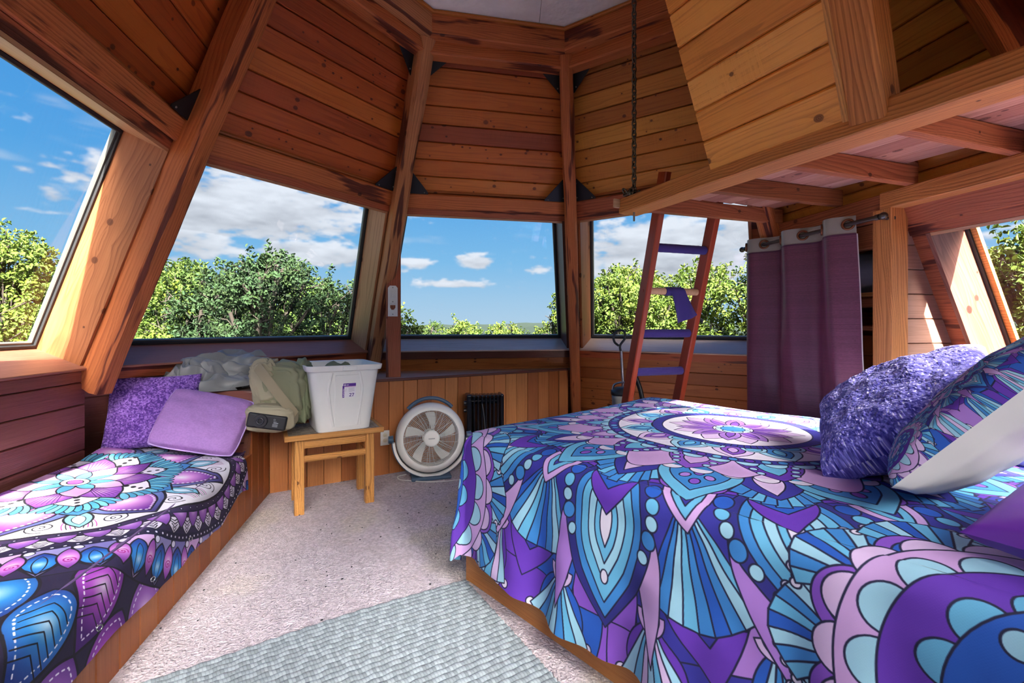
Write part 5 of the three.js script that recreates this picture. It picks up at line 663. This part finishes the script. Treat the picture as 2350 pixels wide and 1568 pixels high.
{ // crumpled tarp on the ledge
  const o = V(-1.90, 0.75, 3.02), t = thing('grey_tarp', 'crumpled silver grey tarp heaped on the ledge below the second window', 'tarp', null, o);
  const [ax, ad] = azd(48), m = new THREE.MeshPhysicalMaterial({ color: '#8f9090', roughness: 0.34, sheen: 0.15, side: THREE.DoubleSide });
  const ridge = (x, y, s) => { const q = n3(x * 0.8 + s * 3.1, y * 0.8 - s * 1.7, s); return 1 - Math.min(1, Math.sqrt(q * q + 0.004) * 2.6); };
  const heap = (w, d, h, seed, sx, sz, tilt) => sheet(150, 90, (u, v) => {
    const a = u * 2 - 1, b = v * 2 - 1, edge = 1 + 0.10 * n3(a * 2.5 + seed, b * 2.5, 3), env = Math.pow(Math.max(0, 1 - (Math.abs(a) / edge) ** 3.2) * Math.max(0, 1 - (Math.abs(b) / edge) ** 3.2), 0.42);
    const wx = a * 1.3 + 0.5 * n3(a * 1.5, b * 1.5, seed + 2), wy = b * 1.2 + 0.5 * n3(a * 1.5 + 4, b * 1.5, seed + 6);
    const f = 0.60 + 0.22 * ridge(wx * 0.9 + wy * 0.5, wy * 1.5 - wx * 0.5, seed) + 0.15 * ridge(wx * 1.9 - wy, wy * 2.2 + wx * 0.6, seed + 5) + 0.03 * ridge(wx * 3.4, wy * 3.6, seed + 11) + 0.12 * n3(wx * 1.1, wy * 1.1, seed + 15);
    const y = h * env * f * (1 - tilt * (b + 1) * 0.5), lip = env < 0.55 ? (0.55 - env) * 0.05 : 0;
    return [sx + a * w / 2 * edge - lip * Math.sign(a), Math.max(0.002, y), sz + b * d / 2 * edge + 0.25 * y * (b > 0 ? 1 : -0.2)];
  });
  const fr = basis(new THREE.Vector3(0, 0, 0), V(ax, 0, ad), UP, V(ad, 0, -ax));
  setFrame(part(t, 'upper_folds', heap(0.72, 0.30, 0.30, 3, 0.02, -0.02, 0.25), m), fr); setFrame(part(t, 'front_folds', heap(0.60, 0.26, 0.17, 12, 0.0, 0.09, 0.4), m), fr); setFrame(part(t, 'loose_edge', heap(0.34, 0.26, 0.25, 21, -0.18, 0.03, 0.2), m), fr);
}
// ---------------------------------------------------------------- wall outlet, fan, radiator, vacuum
{
  const E = [0.545, 4.455], Q = FRONT[0], L = hypot(E[0] - Q[0], E[1] - Q[1]), ex = (E[0] - Q[0]) / L, ed = (E[1] - Q[1]) / L, s = 0.795, t = setFrame(thing('power_outlet', 'white double power outlet on the panelled ledge beside the fan', 'outlet'), basis(V(Q[0] + ex * s + ed * 0.002, 0.285, Q[1] + ed * s - ex * 0.002), V(ex, 0, ed), UP, V(ed, 0, -ex)));
  part(t, 'cover_plate', new RoundedBoxGeometry(0.07, 0.115, 0.008, 3, 0.003), M.white);
  for (const y of [-0.02, 0.02]) { const c = part(t, 'socket', new THREE.CylinderGeometry(0.0165, 0.0165, 0.004, 20), plain('#d8d2bc', 0.4)); c.rotation.x = PI / 2; c.position.set(0, y, 0.004); for (const x of [-0.0055, 0.0055]) { const b = part(c, 'slot', new THREE.BoxGeometry(0.002, 0.002, 0.008), M.black); b.position.set(x, 0.0015, 0.003); } }
}
{ // floor fan
  const g = thing('floor_fan', 'round white floor fan with blue base and carrying handle', 'fan', null, V(-0.62, 0, 3.47)); g.rotation.y = rad(16);
  const white = plain('#eeece6', 0.42), blue = plain('#466078', 0.4), R0 = 0.262, cy = 0.305, hd = new THREE.Group();
  const head = part(g, 'housing', new THREE.LatheGeometry([[0.205, 0.05], [0.212, 0.06], [0.232, 0.05], [0.250, 0.03], [R0, 0.0], [R0, -0.05], [0.245, -0.085], [0.215, -0.10], [0.205, -0.098], [0.205, 0.05]].map((p) => new THREE.Vector2(...p)), 72).rotateX(PI / 2), white); head.position.y = cy; head.rotation.x = -0.10;
  // front guard: thin rings and spokes
  const wire = white; for (let i = 0; i < 14; i++) { const r = 0.062 + i * 0.0105; const w = part(head, 'guard_ring', new THREE.TorusGeometry(r, 0.0013, 5, 64), wire); w.position.z = 0.052 + 0.012 * cos(r / 0.205 * PI / 2); }
  for (let i = 0; i < 20; i++) { const a = i / 20 * 2 * PI; const s = part(head, 'guard_spoke', tube([[0.058, 0.063], [0.12, 0.062], [0.208, 0.052]].map(([r, z]) => new THREE.Vector3(cos(a + (r - 0.06) * 0.9) * r, sin(a + (r - 0.06) * 0.9) * r, z)), 0.0012, 8, 5), wire); }
  const hub = part(head, 'hub_cap', new THREE.LatheGeometry([[0, 0.074], [0.03, 0.073], [0.052, 0.068], [0.06, 0.058], [0.06, 0.045]].map((p) => new THREE.Vector2(...p)), 40).rotateX(PI / 2), white);
  { const c = document.createElement('canvas'); c.width = 256; c.height = 64; const x = c.getContext('2d'); x.fillStyle = '#dcd9d0'; x.fillRect(0, 0, 256, 64); x.fillStyle = '#2c4a6e'; for (let i = 0; i < 11; i++) x.fillRect(14 + i * 21, 22 - i * 0.6 + (i % 3) * 3, 14, 20 - (i % 2) * 4); const tx = new THREE.CanvasTexture(c); tx.colorSpace = THREE.SRGBColorSpace; const l = part(hub, 'emblem', new THREE.PlaneGeometry(0.05, 0.0125), new THREE.MeshStandardMaterial({ map: tx, roughness: 0.5 })); l.position.z = 0.0748; }
  const blade = (a) => { const gg = sheet(14, 10, (u, v) => { const r = lerp(0.05, 0.192, u), w = (0.30 + 0.30 * u - 0.16 * u * u) * 1.05, an = a + (v - 0.5) * w * (1.15 - 0.3 * u) + u * 0.25; return [cos(an) * r, sin(an) * r, (v - 0.5) * 0.05 * (1 - 0.4 * u)]; }); return gg; };
  const bm = plain('#e2e1da', 0.4, { side: THREE.DoubleSide }); for (let i = 0; i < 5; i++) part(head, 'blade', blade(i * 2 * PI / 5 + 1.35), bm);
  part(head, 'motor', moved(new THREE.CylinderGeometry(0.055, 0.06, 0.10, 28), 0, 0, -0.02, PI / 2), white);
  for (let i = 0; i < 10; i++) { const r = 0.07 + i * 0.015; const w = part(head, 'rear_guard_ring', new THREE.TorusGeometry(r, 0.0016, 5, 48), plain('#8f8c84', 0.5)); w.position.z = -0.095; } for (let i = 0; i < 12; i++) { const w = part(head, 'rear_spoke', moved(new THREE.CylinderGeometry(0.0018, 0.0018, 0.15, 5), 0, 0.13, -0.095), white); w.rotation.z = i * PI / 6; }
  // handle
  const hp = []; for (let i = 0; i <= 16; i++) { const a = lerp(0.92, 2.22, i / 16), r = R0 + 0.016 + 0.02 * sin(i / 16 * PI); hp.push(new THREE.Vector3(cos(a) * r, sin(a) * r, -0.02)); } part(head, 'handle', tube(hp, 0.014, 30, 8), blue, 'blue carrying handle');
  // base: a cradle round the lower half, with pivot knobs
  const cr = []; for (let i = 0; i <= 30; i++) { const a = lerp(PI + 0.05, 2 * PI - 0.05, i / 30); cr.push(a); } const cradle = (r0, r1, z0, z1) => { const rings = cr.map((a) => [[r0, z0], [r1, z0], [r1, z1], [r0, z1]].map(([r, z]) => [cos(a) * r, Math.max(-cy + 0.002, sin(a) * r), z])); return loopLoft(rings); };
  const cb = part(g, 'cradle', cradle(0.272, 0.292, -0.07, 0.045), blue, 'blue cradle base'); cb.position.y = cy; const cw = part(g, 'cradle_trim', cradle(0.266, 0.284, 0.03, 0.058), white); cw.position.y = cy;
  part(g, 'foot', new RoundedBoxGeometry(0.30, 0.028, 0.18, 4, 0.012).translate(0, 0.014, -0.01), blue);
  for (const s of [-1, 1]) { const k = part(g, 'pivot_knob', moved(new THREE.CylinderGeometry(0.026, 0.03, 0.035, 20), s * 0.295, cy - 0.0, -0.01, 0, 0, PI / 2), blue); }
  const cord = thing('fan_cord', 'thin white power cord looping on the carpet by the fan', 'cord', null, V(-0.72, 0, 3.4)); part(cord, 'cable', tube([[-0.10, 0.10], [-0.15, 0.05], [-0.12, -0.02], [-0.02, -0.05], [0.10, -0.07], [0.22, -0.06], [0.34, -0.02]].map(([x, d]) => V(x, 0.007, d + 0.02)), 0.004, 60, 6), white);
}
{ // oil radiator
  const g = thing('oil_radiator', 'black oil-filled radiator with upright fins behind the bed', 'radiator', null, V(-0.24, 0, 3.80)); g.rotation.y = rad(90 - 78);
  const bk = plain('#17181d', 0.22), n = 7, fin = new RoundedBoxGeometry(0.018, 0.50, 0.14, 4, 0.009);
  part(g, 'control_panel', new RoundedBoxGeometry(0.045, 0.52, 0.15, 5, 0.016).translate(-0.125, 0.335, 0), bk); part(g, 'end_panel', new RoundedBoxGeometry(0.032, 0.515, 0.15, 5, 0.014).translate(0.148, 0.335, 0), bk);
  for (let i = 0; i < n; i++) { const f = part(g, 'fin', fin, bk); f.position.set(-0.084 + i * 0.033, 0.335, 0); const p = part(f, 'weld_disc', moved(new THREE.CylinderGeometry(0.022, 0.022, 0.03, 18), 0, 0.195, 0.0, 0, 0, PI / 2), bk); const q = part(f, 'top_vent', new RoundedBoxGeometry(0.028, 0.014, 0.12, 3, 0.006).translate(0, 0.245, 0), bk); }
  const d1 = part(g, 'dial', moved(new THREE.CylinderGeometry(0.02, 0.02, 0.02, 20), -0.155, 0.52, 0.02, 0, 0, PI / 2), plain('#2a2b31', 0.2)); part(g, 'dial', moved(new THREE.CylinderGeometry(0.016, 0.016, 0.02, 20), -0.155, 0.46, 0.02, 0, 0, PI / 2), plain('#2a2b31', 0.2));
  part(g, 'cord', tube([new THREE.Vector3(-0.02, 0.52, 0.075), new THREE.Vector3(-0.005, 0.42, 0.078), new THREE.Vector3(0.01, 0.2, 0.078)], 0.004, 16, 6), plain('#5a5b60', 0.5));
  for (const x of [-0.09, 0.11]) { part(g, 'foot', new RoundedBoxGeometry(0.03, 0.04, 0.22, 3, 0.01).translate(x, 0.055, 0), bk); for (const z of [-0.09, 0.09]) part(g, 'wheel', moved(new THREE.CylinderGeometry(0.026, 0.026, 0.018, 18), x, 0.026, z, 0, 0, PI / 2), bk); }
}
{ // upright vacuum behind the ladder
  const g = thing('upright_vacuum', 'grey and black upright vacuum cleaner standing behind the ladder', 'vacuum', null, V(0.865, 0, 3.50)); g.rotation.y = rad(-18); g.rotation.z = 0.02;
  const gr = plain('#8a8780', 0.35), bk = M.black, cl = plain('#6d6a63', 0.15, { transparent: true, opacity: 0.75 });
  part(g, 'floor_head', new RoundedBoxGeometry(0.27, 0.08, 0.22, 4, 0.025).translate(0, 0.05, 0.02), bk); for (const x of [-0.1, 0.1]) part(g, 'wheel', moved(new THREE.CylinderGeometry(0.045, 0.045, 0.025, 20), x, 0.045, -0.09, 0, 0, PI / 2), bk);
  part(g, 'body', new RoundedBoxGeometry(0.19, 0.30, 0.15, 5, 0.05).translate(0, 0.25, -0.04), bk);
  part(g, 'dust_cup', new THREE.LatheGeometry([[0.0, 0.34], [0.066, 0.34], [0.075, 0.36], [0.083, 0.60], [0.083, 0.63], [0, 0.63]].map((p) => new THREE.Vector2(...p)), 36), gr); part(g, 'cup_window', new THREE.LatheGeometry([[0.077, 0.36], [0.0855, 0.585]].map((p) => new THREE.Vector2(...p)), 36, 0.6, 1.4), cl);
  part(g, 'cup_lid', new THREE.LatheGeometry([[0.084, 0.625], [0.09, 0.635], [0.088, 0.665], [0.05, 0.685], [0, 0.69]].map((p) => new THREE.Vector2(...p)), 36), bk);
  part(g, 'cup_handle', tube([[-0.075, 0.66], [-0.06, 0.705], [0, 0.725], [0.06, 0.705], [0.075, 0.66]].map(([x, y]) => new THREE.Vector3(x, y, 0.03)), 0.008, 24, 8), M.chrome);
  part(g, 'hose', tube([[0.10, 0.30], [0.15, 0.45], [0.13, 0.66], [0.09, 0.78]].map(([x, y]) => new THREE.Vector3(x, y, -0.05)), 0.018, 30, 10), bk);
  part(g, 'handle_tube', tube([[0.0, 0.40], [-0.005, 0.75], [-0.012, 0.96]].map(([x, y]) => new THREE.Vector3(x + 0.0, y, -0.10)), 0.012, 16, 10), M.chrome);
  part(g, 'grip', tube([[-0.012, 0.94], [-0.02, 1.0], [0.018, 1.06], [0.012, 1.115], [-0.035, 1.12], [-0.068, 1.075], [-0.062, 1.03], [-0.03, 1.0]].map(([x, y]) => new THREE.Vector3(x, y, -0.10)), 0.0095, 60, 10), bk, 'black looped grip');
}

// ---------------------------------------------------------------- outdoors: oak scrub, ground, distant ridges
{
  const leafShape = (L, W) => { // a small folded leaf blade: two halves
    const p = [[0, 0, 0], [W * 0.5, L * 0.35, 0.012], [W * 0.42, L * 0.72, 0.01], [0, L, -0.006], [-W * 0.42, L * 0.72, 0.01], [-W * 0.5, L * 0.35, 0.012]], g = new THREE.BufferGeometry();
    g.setAttribute('position', new THREE.Float32BufferAttribute(p.flat(), 3)); g.setIndex([0, 1, 2, 0, 2, 3, 0, 3, 4, 0, 4, 5]); g.computeVertexNormals(); return g;
  };
  const sprig = (seed) => { const r = rng(seed), L = []; for (let i = 0; i < 10; i++) { const g = leafShape(0.042 + r() * 0.026, 0.022 + r() * 0.010); g.rotateX(-0.5 - r() * 0.9); g.rotateY(i * 2.4 + r()); g.rotateZ((r() - 0.5) * 0.6); g.translate((r() - 0.5) * 0.09, (r() - 0.3) * 0.12, (r() - 0.5) * 0.09); L.push(g); } const tw = new THREE.CylinderGeometry(0.002, 0.003, 0.12, 3); tw.deleteAttribute('uv'); L.push(tw.toNonIndexed()); return mergeGeometries(L.map((g) => g.index ? g.toNonIndexed() : g)); };
  const sprigs = [sprig(1), sprig(2)], bark = plain('#2e2822', 0.9);
  const leafMat = ['#4f6624', '#3a5220', '#273f24'].map((c) => new THREE.MeshPhysicalMaterial({ color: c, roughness: 0.75, transmission: 0.35, thickness: 0, side: THREE.DoubleSide, specularIntensity: 0.4 }));
  const GROUND = -2.6;
  function tree(x, d, top, cr, kind, seed, label, group, dense = 1) {
    const r = rng(seed), t = thing('oak_tree', label, 'tree', group, V(x, GROUND, d)), H = top - GROUND, cyc = H - cr * 1.05, blobs = [];
    const nb = Math.round(12 + cr * 12);
    for (let i = 0; i < nb; i++) { const a = r() * 2 * PI, q = Math.sqrt(r()), up = r(); const br = cr * (0.20 + 0.16 * r()); const rr = (cr - br) * q * (1 - 0.35 * up * up), yy = cyc + (up * 2 - 1) * (cr * 1.05 - br) ; blobs.push([cos(a) * rr, yy - (q > 0.8 ? 0.15 * cr * up : 0), sin(a) * rr, br]); }
    blobs.push([(r() - 0.5) * cr * 0.5, H - cr * 0.26, (r() - 0.5) * cr * 0.5, cr * 0.26], [(r() - 0.5) * cr, H - cr * 0.5, (r() - 0.5) * cr, cr * 0.3]);
    for (let i = 0; i < 7; i++) { const a = r() * 2 * PI; blobs.push([cos(a) * cr * 0.75, cyc - cr * (0.9 + 0.5 * r()), sin(a) * cr * 0.75, cr * 0.42]); }
    const tubes = [], root = new THREE.Vector3(0, 0, 0), fork = new THREE.Vector3((r() - 0.5) * 0.3, cyc - cr * 0.9, (r() - 0.5) * 0.3);
    tubes.push(tube([root, new THREE.Vector3(0.05, fork.y * 0.5, -0.04), fork], 0.06, 8, 6));
    for (const b of blobs) { const e = new THREE.Vector3(b[0], b[1] + b[3] * 0.5, b[2]), m = fork.clone().lerp(e, 0.55).add(new THREE.Vector3((r() - 0.5) * 0.2, 0.12, (r() - 0.5) * 0.2)); tubes.push(tube([fork, m, e], 0.014 + 0.008 * r(), 7, 5)); for (let k = 0; k < 3; k++) tubes.push(tube([m, m.clone().lerp(e, 0.6).add(new THREE.Vector3((r() - 0.5) * b[3], (r() - 0.2) * b[3], (r() - 0.5) * b[3])), e.clone().add(new THREE.Vector3((r() - 0.5) * 2 * b[3], (r() - 0.4) * b[3], (r() - 0.5) * 2 * b[3]))], 0.006, 5, 4)); }
    part(t, 'trunk', merge(tubes), bark);
    const per = 92 * dense, mats = [], cols = [], m4 = new THREE.Matrix4(), q4 = new THREE.Quaternion(), s3 = new THREE.Vector3(), p3 = new THREE.Vector3();
    for (const b of blobs) { const n = Math.round(per * (b[3] / 0.35) ** 2); for (let i = 0; i < n; i++) { const a = r() * 2 * PI, z = r() * 2 - 1, q = Math.sqrt(1 - z * z), rr = b[3] * (0.45 + 0.55 * Math.pow(r(), 0.45)) * (r() < 0.15 ? 1.35 : 1); p3.set(b[0] + cos(a) * q * rr, b[1] + z * rr * 0.9, b[2] + sin(a) * q * rr); q4.setFromUnitVectors(UP, new THREE.Vector3(cos(a) * q, z * 0.6 + 0.55, sin(a) * q).normalize()).multiply(new THREE.Quaternion().setFromAxisAngle(UP, r() * 6.3)); const s = 0.62 + r() * 0.45; m4.compose(p3, q4, s3.set(s, s, s)); mats.push(m4.clone()); const w = 0.75 + r() * 0.5, yl = r() * r(); cols.push(new THREE.Color(w * (0.95 + yl * 0.55), w * (1 + yl * 0.12), w * (0.9 - yl * 0.3))); } }
    const half = mats.length; const im = new THREE.InstancedMesh(sprigs[seed % 2], leafMat[kind], half); mats.forEach((m, i) => { im.setMatrixAt(i, m); im.setColorAt(i, cols[i]); }); im.name = 'foliage'; im.userData.kind = 'stuff'; im.castShadow = im.receiveShadow = true; t.add(im);
    return t;
  }
  const g1 = 'oak trees outside the left window', g2 = 'oak trees outside the back left window', g3 = 'oak scrub outside the middle window', g4 = 'oak trees outside the ladder window', g5 = 'oak trees outside the right window', g6 = 'oak trees behind the viewer';
  const E = EYE;
  tree(-5.05, 4.6, E + 1.06, 1.05, 0, 101, 'sunlit oak tree filling the left window', g1); tree(-6.4, 4.4, E + 1.0, 1.2, 0, 102, 'yellow green oak at the outer edge of the left window', g1); tree(-4.5, 5.3, E + 0.80, 0.9, 0, 103, 'smaller oak beside the frame of the left window', g1);
  tree(-4.4, 6.0, E + 0.95, 1.25, 1, 104, 'broad light green oak at the left of the second window', g2); tree(-2.75, 5.2, E + 0.90, 0.82, 2, 105, 'tall dark oak in the middle of the second window', g2, 0.9); tree(-3.6, 5.6, E + 0.62, 0.9, 2, 106, 'dark green oak below the light one in the second window', g2); tree(-2.15, 5.7, E + 0.62, 0.85, 2, 107, 'dark oak at the right edge of the second window', g2); tree(-3.3, 7.2, E + 0.95, 1.1, 1, 108, 'paler oak standing behind the dark ones in the second window', g2); tree(-5.0, 7.0, E + 0.9, 1.2, 0, 109, 'far oak seen past the rafter in the second window', g2);
  tree(-1.65, 6.4, E + 0.34, 0.75, 0, 110, 'leafy oak crown beside the upright post in the middle window', g3); tree(-0.9, 7.6, E + 0.15, 0.8, 0, 111, 'low oak crown left of the distant hills', g3); tree(-0.1, 8.2, E + 0.06, 0.75, 0, 112, 'low oak crown in front of the distant hills', g3); tree(0.78, 7.0, E + 0.62, 0.62, 0, 113, 'oak crown at the right edge of the middle window', g3); tree(-1.6, 9.4, E + 0.12, 1.0, 1, 114, 'farther oak scrub behind the left crown in the middle window', g3); tree(0.7, 9.5, E + 0.02, 0.9, 1, 115, 'farther oak scrub under the hills at the right', g3);
  tree(1.55, 6.0, E + 0.83, 0.95, 0, 116, 'bright oak crown left of the ladder', g4); tree(2.55, 6.3, E + 0.90, 0.95, 0, 117, 'bright oak seen between the ladder stiles', g4); tree(3.15, 5.6, E + 1.0, 0.85, 0, 118, 'bright oak between the ladder and the curtain', g4); tree(2.3, 8.2, E + 0.7, 1.2, 0, 119, 'oak farther back beyond the ladder', g4); tree(4.4, 6.2, E + 0.9, 1.1, 0, 120, 'oak hidden behind the curtain', g4);
  tree(4.35, 3.75, E + 0.92, 0.72, 0, 121, 'oak with a pointed crown in the right hand window', g5); tree(5.6, 4.2, E + 0.6, 1.1, 0, 122, 'oak at the outer edge of the right hand window', g5); tree(6.4, 2.2, E + 0.7, 1.1, 0, 123, 'oak beyond the bed head outside the frame', g5);
  tree(4.15, -7.7, 8.8, 1.35, 1, 124, 'tall oak added behind the viewer to keep direct sun out of the rear window', g6, 2.2); tree(2.80, -7.55, 8.75, 1.18, 1, 125, 'second tall oak added behind the viewer to block direct sun', g6, 2.2); tree(-4.6, -1.5, E + 0.9, 1.3, 1, 126, 'oak behind the viewer at the left', g6);  // the two tall oaks are unseen, added to keep direct sun off the carpet
  // ground and ridges
  const gr = structure('ground', 'dry grassy hillside below the tower'), gt = dataTex(512, 512, (u, v) => { const n = fbm(u * 30, v * 30, 5, 3), m = sstep(fbm(u * 6, v * 6, 3, 5), 0.45, 0.62); return [lerp(0.50, 0.30, m) * (0.7 + n * 0.5), lerp(0.47, 0.36, m) * (0.7 + n * 0.5), lerp(0.30, 0.18, m) * (0.7 + n * 0.5)]; }, true); gt.repeat.set(0.06, 0.06);
  const gg = sheet(80, 80, (u, v) => { const x = (u - 0.5) * 2, z = (v - 0.5) * 2, k = 6000, X = Math.sign(x) * x * x * k, Z = Math.sign(z) * z * z * k, D = hypot(X, Z); return [X, GROUND - 140 * sstep(D, 30, 1500) + 6 * (fbm(X * 0.01, Z * 0.01, 3, 4) - 0.5) * sstep(D, 20, 200), -Z]; }, (u, v) => { const x = (u - 0.5) * 2, z = (v - 0.5) * 2, k = 6000; return [Math.sign(x) * x * x * k, Math.sign(z) * z * z * k]; });
  part(gr, 'grass', gg, new THREE.MeshStandardMaterial({ color: '#6f6f62', map: gt, roughness: 1 }));
  for (let i = 0; i < 3; i++) { const D = 4200 + i * 1800, h = [150, 190, 230][i], t = thing('distant_ridge', ['nearest low ridge on the horizon in the middle window', 'middle ridge on the horizon behind the nearest', 'farthest highest ridge on the horizon'][i], 'ridge', 'ridges on the horizon', V(0, -150, D)); part(t, 'slope', sheet(160, 4, (u, v) => { const a = (u - 0.5) * 2.6, hh = h * (0.15 + 1.35 * fbm(u * 12 + i * 7, 1.5, 4, 60 + i)) + 20; return [D * Math.tan(a * 0.5) * 2, hh * (1 - v) * 1.0, v * 900 - 450]; }), plain('#262e2a', 1, { side: THREE.DoubleSide, specularIntensity: 0 })); }
}

scene.traverse((o) => { if (o.isMesh) o.castShadow = o.receiveShadow = true; });
renderer.render(scene, camera);
